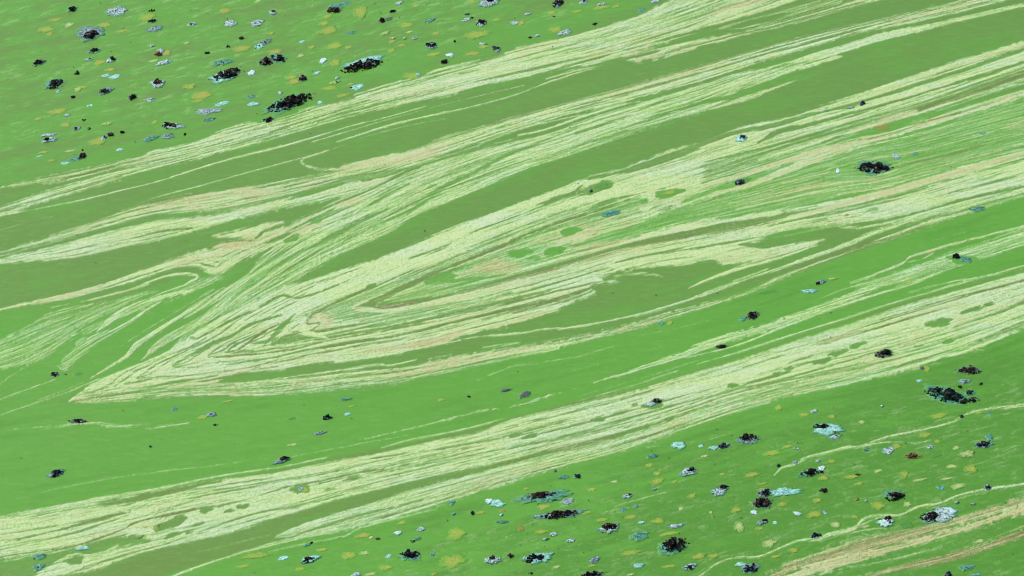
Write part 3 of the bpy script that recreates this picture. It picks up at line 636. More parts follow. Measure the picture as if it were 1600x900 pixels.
# ------------------------------------------------------------------ materials
class NT:
    def __init__(s, name):
        s.m = bpy.data.materials.new(name); s.m.use_nodes = True
        s.t = s.m.node_tree; s.t.nodes.clear()
        s.out = s.n('ShaderNodeOutputMaterial'); s.b = s.n('ShaderNodeBsdfPrincipled')
        s.l(s.b.outputs[0], s.out.inputs[0])
    def n(s, k, **kw):
        x = s.t.nodes.new(k)
        for a, v in kw.items(): setattr(x, a, v)
        return x
    def l(s, a, b): s.t.links.new(a, b)
    def put(s, sock, v):
        if hasattr(v, 'node'): s.l(v, sock)
        elif isinstance(v, tuple): sock.default_value = v + (1,) if len(v) == 3 and sock.type == 'RGBA' else v
        else: sock.default_value = v
    def mix(s, f, a, b, mode='MIX'):
        x = s.n('ShaderNodeMix', data_type='RGBA', blend_type=mode)
        s.put(x.inputs[0], f); s.put(x.inputs[6], a); s.put(x.inputs[7], b)
        return x.outputs[2]
    def math(s, op, a, b=0., c=None, clamp=False):
        x = s.n('ShaderNodeMath', operation=op, use_clamp=clamp)
        s.put(x.inputs[0], a); s.put(x.inputs[1], b)
        if c is not None: s.put(x.inputs[2], c)
        return x.outputs[0]
    def range(s, v, a, b, c=0., d=1.):
        x = s.n('ShaderNodeMapRange', interpolation_type='SMOOTHSTEP')
        for i, k in enumerate((v, a, b, c, d)): s.put(x.inputs[i], k)
        return x.outputs[0]
    def noise(s, scale, detail=3., rough=.6, stretch=None, rot=0., seed=0.):
        g = s.n('ShaderNodeNewGeometry')
        mp = s.n('ShaderNodeMapping')
        s.l(g.outputs['Position'], mp.inputs[0])
        mp.inputs['Location'].default_value = (seed, seed * 1.7, 0)
        mp.inputs['Rotation'].default_value = (0, 0, rot)
        if stretch: mp.inputs['Scale'].default_value = stretch
        x = s.n('ShaderNodeTexNoise')
        s.l(mp.outputs[0], x.inputs['Vector'])
        x.inputs['Scale'].default_value = scale; x.inputs['Detail'].default_value = detail; x.inputs['Roughness'].default_value = rough
        return x.outputs[0]
    def bump(s, h, strength, dist):
        b = s.n('ShaderNodeBump'); s.put(b.inputs['Height'], h)
        b.inputs['Strength'].default_value = strength; b.inputs['Distance'].default_value = dist
        s.l(b.outputs[0], s.b.inputs['Normal'])

def hexlin(r, g, b, k=1.0):
    f = lambda c: ((c / 255 + .055) / 1.055) ** 2.4 if c > 10 else c / 255 / 12.92
    return (f(r) * k, f(g) * k, f(b) * k)
AL = 0.60
OLIVE, GRASS, DEEP = hexlin(107, 156, 64, AL), hexlin(100, 174, 56, AL), hexlin(85, 152, 42, AL)
BROWN = hexlin(122, 116, 62, AL)
PALE, PALE2, TANC, TANO = hexlin(180, 224, 142, AL), hexlin(216, 236, 174, AL), hexlin(208, 211, 156, AL), hexlin(216, 178, 106, AL)

def surface_material(name, outer):
    k = NT(name)
    at = k.n('ShaderNodeAttribute', attribute_name='cover')
    sp = k.n('ShaderNodeSeparateColor'); k.l(at.outputs['Color'], sp.inputs[0])
    cov, tan, brn, hue = sp.outputs[0], sp.outputs[1], sp.outputs[2], at.outputs['Alpha']
    g1 = k.noise(95, 2, .7); g2 = k.noise(38, 2, .6, seed=3.); g3 = k.noise(1.3, 3, .6, seed=9.)
    if outer:
        st = k.noise(1.0, 4, .6, stretch=(.35, 4.0, 1), rot=-.42, seed=5.)
        oa = k.n('ShaderNodeAttribute', attribute_name='beyond')
        cov = k.math('ADD', cov, k.math('MULTIPLY', k.range(st, .5, .62), oa.outputs['Fac']))
    c2 = k.math('ADD', cov, k.math('MULTIPLY', k.math('SUBTRACT', g1, .5), k.math('MULTIPLY_ADD', cov, 1.35, .14)))
    c2 = k.math('ADD', c2, k.math('MULTIPLY', k.math('SUBTRACT', g2, .5), k.math('MULTIPLY_ADD', cov, .5, .08)))
    f = k.range(c2, .0, 1.0)
    h2 = k.math('ADD', hue, k.math('MULTIPLY', k.math('SUBTRACT', g3, .5), .4))
    wc = k.mix(k.range(h2, 0., .5), OLIVE, GRASS)
    wc = k.mix(k.range(h2, .5, 1.), wc, DEEP)
    g4 = k.noise(13, 4, .65, stretch=(.5, 1.6, 1), rot=-.42, seed=41.)
    wc = k.mix(k.math('MULTIPLY', k.range(g1, .48, .70), .34), wc, hexlin(66, 112, 46, AL))
    wc = k.mix(k.math('MULTIPLY', k.range(g4, .47, .68), .20), wc, hexlin(140, 190, 100, AL))
    wc = k.mix(k.math('MULTIPLY', k.range(k.noise(60, 2, .7, seed=51.), .56, .72), .20), wc, hexlin(160, 206, 122, AL))
    wc = k.mix(k.range(brn, .0, 1.), wc, BROWN)
    pc = k.mix(k.range(c2, .55, 1.1), PALE, PALE2)
    pc = k.mix(k.math('MULTIPLY', k.range(k.noise(1.1, 4, .65, stretch=(.5, 2.2, 1), rot=-.42, seed=61.), .44, .6), .75), pc, k.mix(k.range(c2, .55, 1.1), hexlin(178, 222, 160, AL), hexlin(218, 236, 200, AL)))
    tc = k.mix(k.range(k.math('ADD', tan, k.math('SUBTRACT', g2, .5)), .92, 1.35), TANC, TANO)
    t2 = k.range(k.math('ADD', tan, k.math('MULTIPLY', k.math('SUBTRACT', g1, .5), .9)), .1, .95)
    pc = k.mix(t2, pc, tc)
    # bits of brown debris among the scum
    deb = k.range(k.math('ADD', k.noise(70, 1, .5, seed=21.), k.math('MULTIPLY', tan, .06)), .66, .74)
    pc = k.mix(k.math('MULTIPLY', deb, .55), pc, BROWN)
    k.l(k.mix(f, wc, pc), k.b.inputs['Base Color'])
    k.l(k.range(f, 0., 1., .42, .75), k.b.inputs['Roughness'])
    k.b.inputs['Specular IOR Level'].default_value = .25
    k.bump(k.math('ADD', k.math('MULTIPLY', g1, k.math('MULTIPLY_ADD', f, .9, .1)), k.math('MULTIPLY', k.noise(7, 2, .5, stretch=(1, 2.2, 1), rot=-.4, seed=13.), .25)), .22, .008)
    return k.m
M_WATER = surface_material('bloom_water', True)
M_SCUM = surface_material('pale_scum', False)

def lump_material(name, cols, rough=.8):
    """crumbly dark matter: one tone per crumb (attribute 'tone'), mottled by noise"""
    k = NT(name)
    at = k.n('ShaderNodeAttribute', attribute_name='tone')
    n = k.noise(60, 3, .7)
    v = k.math('ADD', at.outputs['Fac'], k.math('MULTIPLY', k.math('SUBTRACT', n, .5), .5))
    r = k.n('ShaderNodeValToRGB')
    k.l(v, r.inputs[0])
    e = r.color_ramp.elements
    while len(e) < len(cols): e.new(.5)
    for i, (p, c) in enumerate(cols): e[i].position = p; e[i].color = c + (1,)
    k.l(r.outputs[0], k.b.inputs['Base Color'])
    k.b.inputs['Roughness'].default_value = rough
    k.b.inputs['Specular IOR Level'].default_value = .12
    k.bump(k.noise(150, 2, .6, seed=2.), .5, .008)
    return k.m
BK = (.004, .0035, .003)
LUMP = {'black': lump_material('black_crumbs', [(0., BK), (.5, (.006, .006, .005)), (.74, (.024, .020, .016)), (1., (.13, .13, .12))]),
        'brown': lump_material('brown_crumbs', [(0., BK), (.45, (.010, .007, .006)), (.75, (.045, .026, .017)), (1., (.20, .15, .12))]),
        'green': lump_material('green_crumbs', [(0., BK), (.5, (.006, .010, .008)), (.75, (.018, .055, .036)), (1., (.08, .18, .12))]),
        'blue': lump_material('slate_crumbs', [(0., BK), (.45, (.008, .012, .016)), (.75, (.045, .07, .09)), (1., (.28, .36, .42))]),
        'rust': lump_material('rust_crumbs', [(0., (.04, .022, .012)), (.5, (.11, .07, .035)), (1., (.32, .24, .12))])}

def crust_material(name, lo, mid, hi, edge, dark=.25, sc=30., film=False):
    """dried film: patchy tones; thins out into the water at its rim (attributes 'rim' and 'hue')"""
    k = NT(name)
    rim = k.n('ShaderNodeAttribute', attribute_name='rim').outputs['Fac']
    hue = k.n('ShaderNodeAttribute', attribute_name='hue').outputs['Fac']
    wc = k.mix(k.range(hue, 0., .5), OLIVE, GRASS)
    wc = k.mix(k.range(hue, .5, 1.), wc, DEEP)
    a = k.noise(sc, 4, .75, seed=4.); b = k.noise(sc * 3, 3, .75, seed=8.)
    v = k.math('ADD', k.math('MULTIPLY', a, .5), k.math('MULTIPLY', b, .5))
    c = k.mix(k.range(v, .38, .5), lo, mid)
    c = k.mix(k.range(v, .48, .60), c, hi)
    d = k.noise(sc * 2.2, 3, .8, seed=31.)
    c = k.mix(k.range(d, .70 - dark * .3, .76 - dark * .3), c, (.012, .018, .016))
    g = k.noise(105, 2, .75, seed=17.)
    e = k.math('ADD', rim, k.math('MULTIPLY', k.math('SUBTRACT', g, .5), 2.2 if film else 1.1))
    e = k.math('ADD', e, k.math('MULTIPLY', k.math('SUBTRACT', a, .5), 1.6 if film else .9))
    if film:
        c = k.mix(.22, c, wc)
        c = k.mix(k.range(e, .12, .85), c, wc)
    else:
        c = k.mix(k.range(e, .5, .85), c, edge)
        c = k.mix(k.range(e, .85, 1.1), c, wc)
    k.l(c, k.b.inputs['Base Color'])
    k.b.inputs['Roughness'].default_value = .55
    k.b.inputs['Specular IOR Level'].default_value = .25
    k.bump(v, .15 if film else .45, .008)
    return k.m
EG = hexlin(96, 170, 80, AL); ET = hexlin(70, 150, 100, AL)
CRUST = {'white': crust_material('white_crust', (.08, .17, .17), (.26, .40, .41), (.54, .66, .62), ET, .6),
         'blue': crust_material('blue_grey_crust', (.03, .08, .09), (.12, .23, .25), (.36, .48, .47), ET, .65),
         'lilac': crust_material('lilac_crust', (.07, .13, .15), (.19, .28, .32), (.42, .50, .52), EG, .5),
         'pure': crust_material('bright_white_crust', (.14, .30, .31), (.34, .50, .50), (.60, .71, .70), ET, .3),
         'cyan': crust_material('cyan_crust', (.06, .25, .19), (.15, .40, .33), (.46, .68, .63), ET, .25),
         'teal': crust_material('teal_crust', (.018, .085, .06), (.045, .20, .14), (.13, .38, .28), EG, .5),
         'slate': crust_material('slate_crust', (.02, .032, .035), (.045, .065, .06), (.09, .12, .12), EG, .3),
         'yellow': crust_material('yellow_film', hexlin(140, 178, 66, AL), hexlin(172, 188, 72, AL), hexlin(204, 202, 96, AL), EG, -.3, 22., film=True),
         'ochre': crust_material('ochre_film', hexlin(160, 178, 76, AL), hexlin(190, 184, 84, AL), hexlin(206, 176, 90, AL), EG, -.1, 22., film=True),
         'cream': crust_material('cream_film', hexlin(150, 196, 100, AL), hexlin(200, 218, 140, AL), hexlin(232, 238, 190, AL), EG, .05, 34., film=True),
         'green': crust_material('dark_green_film', hexlin(62, 130, 66, AL), hexlin(76, 150, 66, AL), hexlin(90, 165, 80, AL), EG, -.3, 22., film=True),
         'rust': crust_material('rusty_film', hexlin(150, 140, 60, AL), hexlin(170, 120, 60, AL), hexlin(196, 140, 80, AL), EG, .1, 40., film=True)}
# ------------------------------------------------------------------ water sheet and scum bands
def tagit(o, label=None, cat=None, group=None, kind=None):
    for k, v in (('label', label), ('category', cat), ('group', group), ('kind', kind)):
        if v: o[k] = v
    return o
def grid_mesh(name, V, F, cover=None, extra=None, mat=None, smooth=True):
    me = bpy.data.meshes.new(name)
    n, k = len(F), F.shape[1]
    me.vertices.add(len(V)); me.vertices.foreach_set('co', np.ascontiguousarray(V, np.float32).ravel())
    me.loops.add(n * k); me.loops.foreach_set('vertex_index', np.ascontiguousarray(F, np.int32).ravel())
    me.polygons.add(n)
    me.polygons.foreach_set('loop_start', np.arange(0, n * k, k, dtype=np.int32))
    if cover is not None:
        a = me.attributes.new('cover', 'FLOAT_COLOR', 'POINT'); a.data.foreach_set('color', np.ascontiguousarray(cover, np.float32).ravel())
    for nm, v in (extra or {}).items():
        a = me.attributes.new(nm, 'FLOAT', 'POINT'); a.data.foreach_set('value', np.ascontiguousarray(v, np.float32).ravel())
    me.update(calc_edges=True)
    me.polygons.foreach_set('use_smooth', np.full(n, smooth))
    if mat: me.materials.append(mat)
    return me
def link(name, me, parent=None):
    o = bpy.data.objects.new(name, me); C.objects.link(o)
    if parent: o.parent = parent
    return o
def axis(lo, hi, st, far):
    a = list(np.arange(lo, hi, st)); s = st
    while a[-1] < far: s *= 1.35; a.append(a[-1] + s)
    s = st
    while a[0] > -far: s *= 1.35; a.insert(0, a[0] - s)
    return np.array(a)
def covers(X, Y):
    return np.stack([sample(COV, X, Y), sample(TAN, X, Y), sample(BRN, X, Y), sample(HU, X, Y)], -1)
xs0, _ = to_world(X0 + 2, Y0 + 2); _, yf = to_world(800, Y0 + 2); _, yn = to_world(800, Y1 - 2)
xs0, yf, yn = float(xs0), float(yf), float(yn)
gx = axis(xs0, -xs0, .0165, 600); gy = axis(yn, yf, .025, 600)
GX, GY = np.meshgrid(gx, gy)
cv = covers(GX, GY)
bx, by = to_photo(GX, np.maximum(GY, CP[1] + CP[2] * .0 + 2))
beyond = sstep(np.maximum.reduce([(X0 + 60 - bx), (bx - X1 + 60), (Y0 + 40 - by), (by - Y1 + 40), 0 * bx]) / 60)
cv[..., :3] *= (1 - beyond)[..., None]
idx = np.arange(GX.size).reshape(GX.shape)
F = np.stack([idx[:-1, :-1], idx[:-1, 1:], idx[1:, 1:], idx[1:, :-1]], -1).reshape(-1, 4)
V = np.stack([GX.ravel(), GY.ravel(), 0 * GX.ravel()], -1)
water = link('water', grid_mesh('water', V, F, cv.reshape(-1, 4), {'beyond': beyond}, M_WATER))
tagit(water, 'green algae bloom covering the open water between the pale scum bands', kind='structure')

fx = np.arange(xs0 * .995, -xs0 * .995, .0076); fy = np.arange(yn, yf, .0116)
GX, GY = np.meshgrid(fx, fy)
cv = covers(GX, GY)
pxx, pyy = to_photo(GX, GY)
fade = sstep(np.minimum.reduce([pxx - X0 - 4, X1 - 4 - pxx, pyy - Y0 - 4, Y1 - 4 - pyy]) / 40)
cov = cv[..., 0] * fade; cv[..., 0] = cov
bid = sample(BID, GX, GY, True)
h = .0012 + .0040 * np.clip(cov, 0, 1) + .0007 * sample(RELIEF, GX, GY) * np.clip(cov * 1.5, 0, 1)
h = np.maximum(h, .0008)
cell = (cov[:-1, :-1] + cov[1:, :-1] + cov[:-1, 1:] + cov[1:, 1:]) / 4 > .17
hole = np.zeros(GX.shape, bool)
for a in (slice(0, -1), slice(1, None)):
    for b in (slice(0, -1), slice(1, None)):
        hole[a, b] |= ~cell
h[hole] = -.0006
cid = bid[:-1, :-1]
idx = np.arange(GX.size).reshape(GX.shape)
QF = np.stack([idx[:-1, :-1], idx[:-1, 1:], idx[1:, 1:], idx[1:, :-1]], -1)
VV = np.stack([GX, GY, h], -1).reshape(-1, 3); CC = cv.reshape(-1, 4)
BL = {'A': 'broad pale scum band edging the upper left water dotted with clumps',
      'A lower': 'narrow pinkish scum band under the top edge, forked off the broad upper band',
      'hook': 'thin pale scum hook curling back on the olive water in the upper middle',
      'C': 'pale tan scum band swelling into the upper of two lenses at the left',
      'D': 'pale scum lens tapering to both ends, lower of the two stacked lenses',
      'E': 'wide streaky green and white scum diagonal above the great pointed fold',
      'F': 'whitish scum lobe with a notched head lying under the two lenses',
      'fan': 'thin see-through scum fan of drooping strands at the left edge',
      'V': 'great pale scum fold of nested layers coming to a point at the left',
      'X': 'long grey pink scum strand sweeping along the underside of the great fold',
      'Y': 'pale scum tongue with ragged edge pointing right over olive water',
      'inner lobe': 'innermost tan scum lobe of the great fold with green holes',
      'right': 'smooth yellowish scum band with an orange upper rim at the right edge',
      'strand': 'frayed white scum strand rising to the right over the grass green water',
      'Q': 'widest pale scum band crossing the lower water with green lens-shaped holes',
      'S': 'greenish scum fringe along the underside of the widest lower band',
      'rivulet': 'upper of two thin yellow scum rivulets among the lower right clumps',
      'rivulet low': 'lower of two thin yellow scum rivulets, passing the big white crusted clump',
      'tan': 'orange tan scum band cutting across the bottom right corner'}
NICE = {'rivulet': 'scum_rivulet', 'rivulet low': 'scum_rivulet', 'hook': 'scum_strand', 'strand': 'scum_strand', 'X': 'scum_strand', 'F': 'scum_lobe', 'Y': 'scum_lobe', 'inner lobe': 'scum_lobe', 'V': 'scum_fold', 'fan': 'scum_fan'}
for i in range(len(BANDS) + 1):
    f = QF[cell & (cid == i)]
    if not len(f): continue
    u, inv = np.unique(f, return_inverse=True)
    nm = NICE.get(BANDS[i - 1], 'scum_band') if i else 'thin_scum_streaks'
    o = link(nm, grid_mesh(nm, VV[u], inv.reshape(-1, 4), CC[u], None, M_SCUM))
    if i: tagit(o, BL[BANDS[i - 1]], nm.replace('_', ' '), 'pale scum drawn out over the water')
    else: tagit(o, 'thin pale scum streaks and shreds drifting between the bands', kind='stuff')
print('triangles', 2 * int(cell.sum()) + 2 * len(F))
del VV, CC, QF, cv
# ------------------------------------------------------------------ clumps and patches floating on the bloom
def ico():
    import bmesh
    bm = bmesh.new(); bmesh.ops.create_icosphere(bm, subdivisions=1, radius=1.0)
    v = np.array([p.co[:] for p in bm.verts]); f = np.array([[q.index for q in p.verts] for p in bm.faces]); bm.free()
    return v, f
IV, IF = ico()
def rough_outline(r, n, jag):
    ph = r.uniform(0, 6.28, 6); t = np.arange(n) / n * 2 * math.pi
    o = 1 + jag * (.5 * np.sin(2 * t + ph[0]) + .45 * np.sin(3 * t + ph[1]) + .4 * np.sin(5 * t + ph[2]) + .3 * np.sin(8 * t + ph[3]) + .25 * np.sin(13 * t + ph[4]))
    return o + jag * (.35 if n < 30 else .16) * r.standard_normal(n)
def frame(x, y):
    cx, cy = to_world(x, y); ax, ay = to_world(x + 1, y); bx_, by_ = to_world(x, y + 1)
    return np.array([float(cx), float(cy)]), float(ax - cx), float(cy - by_)      # centre, metres per pixel across and in depth
def plan(u, v, x, y, tilt):
    """local ground offsets (metres) of image offsets u, v rotated by the tilt of the streak they lie in"""
    _, mx, my = frame(x, y); a = math.radians(tilt)
    return (u * math.cos(a) - v * math.sin(a)) * mx, -(u * math.sin(a) + v * math.cos(a)) * my
def crust_mesh(name, x, y, hw, hh, tilt, tone, seed, thick=.010, jag=.22):
    r = np.random.default_rng(seed)
    n = int(min(56, max(14, hw * 3))); rings = int(min(9, max(3, hh)))
    o = rough_outline(r, n, jag); t = np.arange(n) / n * 2 * math.pi
    V = [(0, 0, thick * 1.2)]; rim = [0.]
    for k in range(1, rings + 1):
        f = k / rings
        rr = f * (1 + (o - 1) * f) * (1 + .05 * r.standard_normal(n) * f)
        gx_, gy_ = plan(hw * rr * np.cos(t), hh * rr * np.sin(t), x, y, tilt)
        z = thick * (1.15 - f ** 3) * (1 + .2 * r.standard_normal(n)) + .0015 if k < rings else np.full(n, -.003)
        z = np.maximum(z, -.003)
        V += list(zip(gx_, gy_, z)); rim += [f ** 1.6] * n
    F = [(0, 1 + i, 1 + (i + 1) % n) for i in range(n)]
    for k in range(rings - 1):
        a, b = 1 + k * n, 1 + (k + 1) * n
        for i in range(n):
            j = (i + 1) % n
            F += [(a + i, b + i, b + j), (a + i, b + j, a + j)]
    hu = float(sample(HU, np.array([frame(x, y)[0][0]]), np.array([frame(x, y)[0][1]]))[0])
    return grid_mesh(name, np.array(V), np.array(F), None, {'rim': np.array(rim), 'hue': np.full(len(V), hu)}, CRUST[tone])
def crumbs_mesh(name, x, y, hw, hh, tilt, tone, seed, n, size, rise, ox=0., oy=0., cl=1.0, smooth=False):
    """a heap of n irregular crumbs: big ones in the middle, small ones at the torn margin"""
    r = np.random.default_rng(seed)
    _, mx, my = frame(x, y)
    k = max(1, int(2 + hw / 14)); cu = r.uniform(-.6, .6, (k, 2)); cu[0] = 0
    VV_, FF_, TT_ = [], [], []
    p1, p2, p3 = r.uniform(0, 6.28, 3); fq = 1.6 + hw / 14
    for i in range(n):
        rad = r.random() ** .55 * 1.0
        an = r.uniform(0, 2 * math.pi)
        u, v = rad * math.cos(an), rad * math.sin(an)
        if cl < 1 and r.random() > cl:
            c = cu[r.integers(k)]; u, v = c[0] + r.normal(0, .22), c[1] + r.normal(0, .22)
        hole_ = math.sin(fq * 2.1 * u + p1 + 1.3 * v) + math.sin(fq * 1.7 * v - fq * 1.1 * u + p2) + .8 * math.sin(fq * 3.3 * u + 2.5 * v + p3)
        if n > 25 and hole_ < -.45 and r.random() < .9: u, v = u * 1.12 + r.normal(0, .10), v * .9 + r.normal(0, .12)
        if n > 25 and hole_ < -.9: continue
        e = min(1.25, math.hypot(u, v))
        s = size * mx * min(2.2, .55 * math.exp(r.normal(0, .45)) + .25) * (1.15 - .45 * e)
        gx_, gy_ = plan(ox + hw * u, oy + hh * v, x, y, tilt)
        z = rise * max(0, 1 - e * e) * r.uniform(.1, 1.) * max(.25, min(1, .6 + .35 * hole_)) + s * .25
        v_ = IV * (1 + .28 * r.standard_normal((len(IV), 1)))
        sc = np.array([r.uniform(.8, 1.5), r.uniform(.8, 1.4), r.uniform(.55, 1.)]) * s
        q = r.uniform(0, 6.28); co, si = math.cos(q), math.sin(q)
        v_ = v_ * sc; v_ = np.stack([v_[:, 0] * co - v_[:, 1] * si, v_[:, 0] * si + v_[:, 1] * co, v_[:, 2]], -1)
        FF_.append(IF + len(VV_) * len(IV)); VV_.append(v_ + (gx_, gy_, z))
        TT_.append(np.full(len(IV), r.uniform(.6, 1.) if r.random() < .17 else r.beta(1.5, 2.6)))
    return grid_mesh(name, np.vstack(VV_), np.vstack(FF_), None, {'tone': np.concatenate(TT_)}, LUMP[tone], smooth)

# x, y, half width, half height, kind, tone, crumb tone, heap (dx, dy, fraction), what it looks like, anchor phrase
#   D  dark heap on a thin rim of crust      W  crusted patch with a heap on part of it     S  crusted patch with specks     F  plain film
O = []
def D(x, y, hw, hh, tone, lump, desc, anchor=None, tilt=-10, rim=1.28, off=(0, 0)): O.append(('D', x, y, hw, hh, tone, lump, (off[0], off[1], rim), desc, anchor, tilt))
def W(x, y, hw, hh, tone, lump, heap, desc, anchor=None, tilt=-10): O.append(('W', x, y, hw, hh, tone, lump, heap, desc, anchor, tilt))
def S(x, y, hw, hh, tone, desc, anchor=None, tilt=-10, lump='black'): O.append(('S', x, y, hw, hh, tone, lump, None, desc, anchor, tilt))
def Fm(x, y, hw, hh, tone, desc, anchor=None, tilt=-9): O.append(('F', x, y, hw, hh, tone, None, None, desc, anchor, tilt))

# upper left water
S(182,18,20,7.5,'white','pale blue crust patch with dark specks','the pale blue speckled patch at the upper left corner')
W(141,52,24,12,'blue','black',(1,4,.58),'large blue-white crusted clump with a black heap on its lower half','the large blue-white crusted clump at the upper left')
D(113,15,7,3.6,'teal','green','small ragged dark green clump',tilt=-25)
D(238,33,6,3,'teal','green','small dark green clump')
S(242,45,16,4.5,'blue','slate blue streaked patch with dark crumbs','the slate blue streaked patch',tilt=-12,lump='blue')
S(300,38,11,2.8,'white','thin pale blue sliver'); S(360,37,11,6,'white','speckled white-blue patch'); S(402,36,13,5.5,'white','speckled white-blue patch')
W(426,20,8,4,'white','black',(0,-1,.45),'small pale patch with a dark middle')
S(414,66,13,4.4,'blue','bluish grey crust patch',tilt=-14); S(405,73,9,4,'cyan','pale turquoise patch')
D(378,60,5,2.4,'blue','blue','tiny slate blue clump'); D(356,73,4.5,2.2,'blue','blue','tiny slate blue clump'); D(237,17,6,1.6,'teal','green','tiny dark green sliver')
W(250,81,8,5,'lilac','rust',(-2,4,.6),'bluish patch with a rusty lower edge','the bluish patch with a rusty edge'); Fm(260,83,8,4,'ochre','dull yellow patch')
S(256,98,14,4.6,'white','long whitish blue crust patch','the long whitish blue crust patch',tilt=-16); S(238,72,5.5,1.8,'white','thin pale blue sliver')
D(147,80,10,3.4,'teal','green','dark green crumbled clump'); S(139,93,8,2.2,'white','thin pale blue sliver'); W(172,95,8,3.6,'white','brown',(4,-1,.5),'pale patch with a brown tip'); Fm(156,98,9,3.6,'ochre','dull yellow patch')
D(62,98,10,4,'slate','black','black ragged clump','the black ragged clump at the left border',tilt=-18); D(120,115,5,2.6,'teal','green','small dark green clump')
Fm(165,118,7,2,'cyan','thin turquoise sliver'); Fm(179,120,10,3,'cyan','thin turquoise sliver',tilt=-16)
D(85,131,14,7,'teal','black','crumbly black clump with a torn outline','the crumbly black clump near the left edge',tilt=-16); Fm(92,143,5,1.8,'cyan','thin turquoise sliver')
S(122,140,8,3.6,'cream','cream patch with a dark end'); Fm(128,137,9,3,'yellow','dull yellow patch'); W(166,142,12,6,'blue','black',(-3,1,.72),'black clump on a bluish rim','the black clump on a bluish rim',tilt=-14)
D(114,152,4.5,2.4,'teal','green','small dark green clump'); D(207,152,7,3.4,'slate','black','small black clump'); S(235,156,9,3.6,'white','speckled white-blue patch')
W(246,131,13,7,'white','brown',(0,-1,.74),'brown-grey speckled clump with a white rim','the brown-grey clump with a white rim',tilt=-4)
D(323,83,5,2.2,'teal','black','small black clump'); S(347,98,19,5.4,'teal','teal patch sprinkled with black crumbs','the teal patch sprinkled with black crumbs',tilt=-12)
D(354,116,23,8.5,'cyan','black','big black crumbly clump with a turquoise lower edge','the big black clump with a turquoise lower edge',tilt=-17,rim=1.12,off=(-4,4)); S(393,114,7.5,4.5,'pure','speckled white-blue patch')
D(415,97,10,6,'slate','brown','brown-black clump'); D(435,91,12,6.4,'teal','black','black clump with teal margins',tilt=20); Fm(426,95,7,3.4,'teal','small dark teal film')
S(396,163,11,4,'cyan','pale turquoise patch'); Fm(347,162,11,3,'cyan','turquoise sliver',tilt=-15); Fm(392,151,8,2.6,'teal','small dark teal film')
S(325,174,26,5,'lilac','long lilac-grey crust streak','the long lilac-grey crust streak',tilt=-3); S(327,187,13,3.2,'teal','dark teal sliver',tilt=-12); D(420,187,9,3,'teal','black','flat black clump')
D(452,160,36,11,'teal','black','largest black clump with teal crumbs at its lower left end','the largest black clump above the upper band',tilt=-19,rim=1.08,off=(-6,3))
W(270,197,18,5.5,'white','black',(-4,0,.75),'black clump lying on a white crust','the black clump lying on a white crust',tilt=2); S(262,213,11,5,'blue','slate blue speckled patch'); S(235,217,16,4.6,'teal','green speckled crust streak',tilt=-14)
S(105,180,6,2.6,'white','small white patch'); S(167,194,10,2.6,'cream','thin cream sliver'); D(131,188,4,2,'teal','blue','tiny slate blue clump'); S(120,201,7,3.8,'blue','slate blue speckled patch',tilt=-18)
S(75,211,14,2.8,'white','long thin white streak',tilt=-8); W(77,219,13,4.6,'white','black',(-4,0,.6),'black clump on a white crust streak',tilt=-10); Fm(103,195,7,3.6,'ochre','orange-yellow patch')
D(172,210,5,2.8,'slate','black','small black clump'); W(162,216,5.5,3.6,'white','blue',(1,0,.5),'small white ring of crust'); Fm(153,221,13,5.5,'yellow','mustard yellow patch','the mustard yellow patch')
D(128,245,6,3.4,'teal','black','small black clump',tilt=-20); Fm(117,249,10,3.2,'teal','small dark teal film'); Fm(102,255,6,2.4,'cyan','thin turquoise sliver'); D(128,235,2.6,1.4,'teal','black','tiny black crumb'); Fm(187,234,6,2,'cyan','thin turquoise sliver'); Fm(62,244,5,1.4,'cyan','thin turquoise sliver')
D(139,201,3,2,'slate','blue','tiny slate blue clump'); S(92,143,4,1.4,'white','tiny white fleck'); D(289,210,2.5,1.6,'slate','black','tiny black crumb'); D(191,207,4,2,'slate','blue','tiny slate blue clump'); Fm(140,165,5,1.8,'cyan','thin turquoise sliver')
for a in ((87,31,11,2.6,'yellow'),(163,39,12,3.6,'yellow'),(230,27,13,5,'yellow'),(352,17,9,3.6,'ochre'),(108,39,7,3.6,'cream'),(315,149,17,5.4,'ochre'),(72,46,13,4,'yellow'),(78,53,5,2.6,'ochre'),(90,174,17,3.6,'yellow'),(378,76,13,5,'yellow'),(60,186,8,2,'yellow'),(297,135,10,4,'yellow'),(430,81,10,4,'ochre'),(424,52,6,2,'yellow'),(292,67,4,2,'cream'),(309,158,8,2,'yellow'),(242,191,5,3,'yellow'),(190,49,12,2.2,'yellow'),(172,109,9,3,'yellow'),(240,95,9,1.8,'cream'),(403,2,5,2,'cream'),(68,238,8,2,'yellow'),(80,251,7,1.8,'yellow'),(110,236,10,1.6,'cream')):
    Fm(*a, {'yellow':'dull yellow patch','ochre':'orange-yellow patch','cream':'small cream fleck'}[a[4]])
# upper middle water
D(522,16,11,5.6,'teal','brown','brown-black clump below a teal smear','the brown-black clump under the top edge',tilt=-10,off=(2,-5)); Fm(537,6,13,2.6,'teal','teal smear',tilt=-14); Fm(563,19,11,8,'yellow','large pale yellow patch')
D(597,33,5.5,3,'slate','black','small black clump'); S(607,30,8,3,'slate','dark slate sliver',tilt=-20); S(672,32,11,3.4,'teal','thin teal patch',tilt=-12); S(624,5,8,3,'white','thin white sliver',tilt=-20); S(729,31,9.5,3,'white','thin white sliver',tilt=-14); D(737,28,3,1.5,'slate','black','tiny black crumb')
W(752,36,9.5,5.4,'white','brown',(0,0,.8),'brown-black clump with pale bits'); W(763,5,17,7,'white','black',(2,-2,.42),'white crusted patch with dark cracks','the white crusted patch at the top edge'); S(804,36,8,3.4,'white','white crust patch'); Fm(814,36,6,3.6,'ochre','orange-yellow patch')
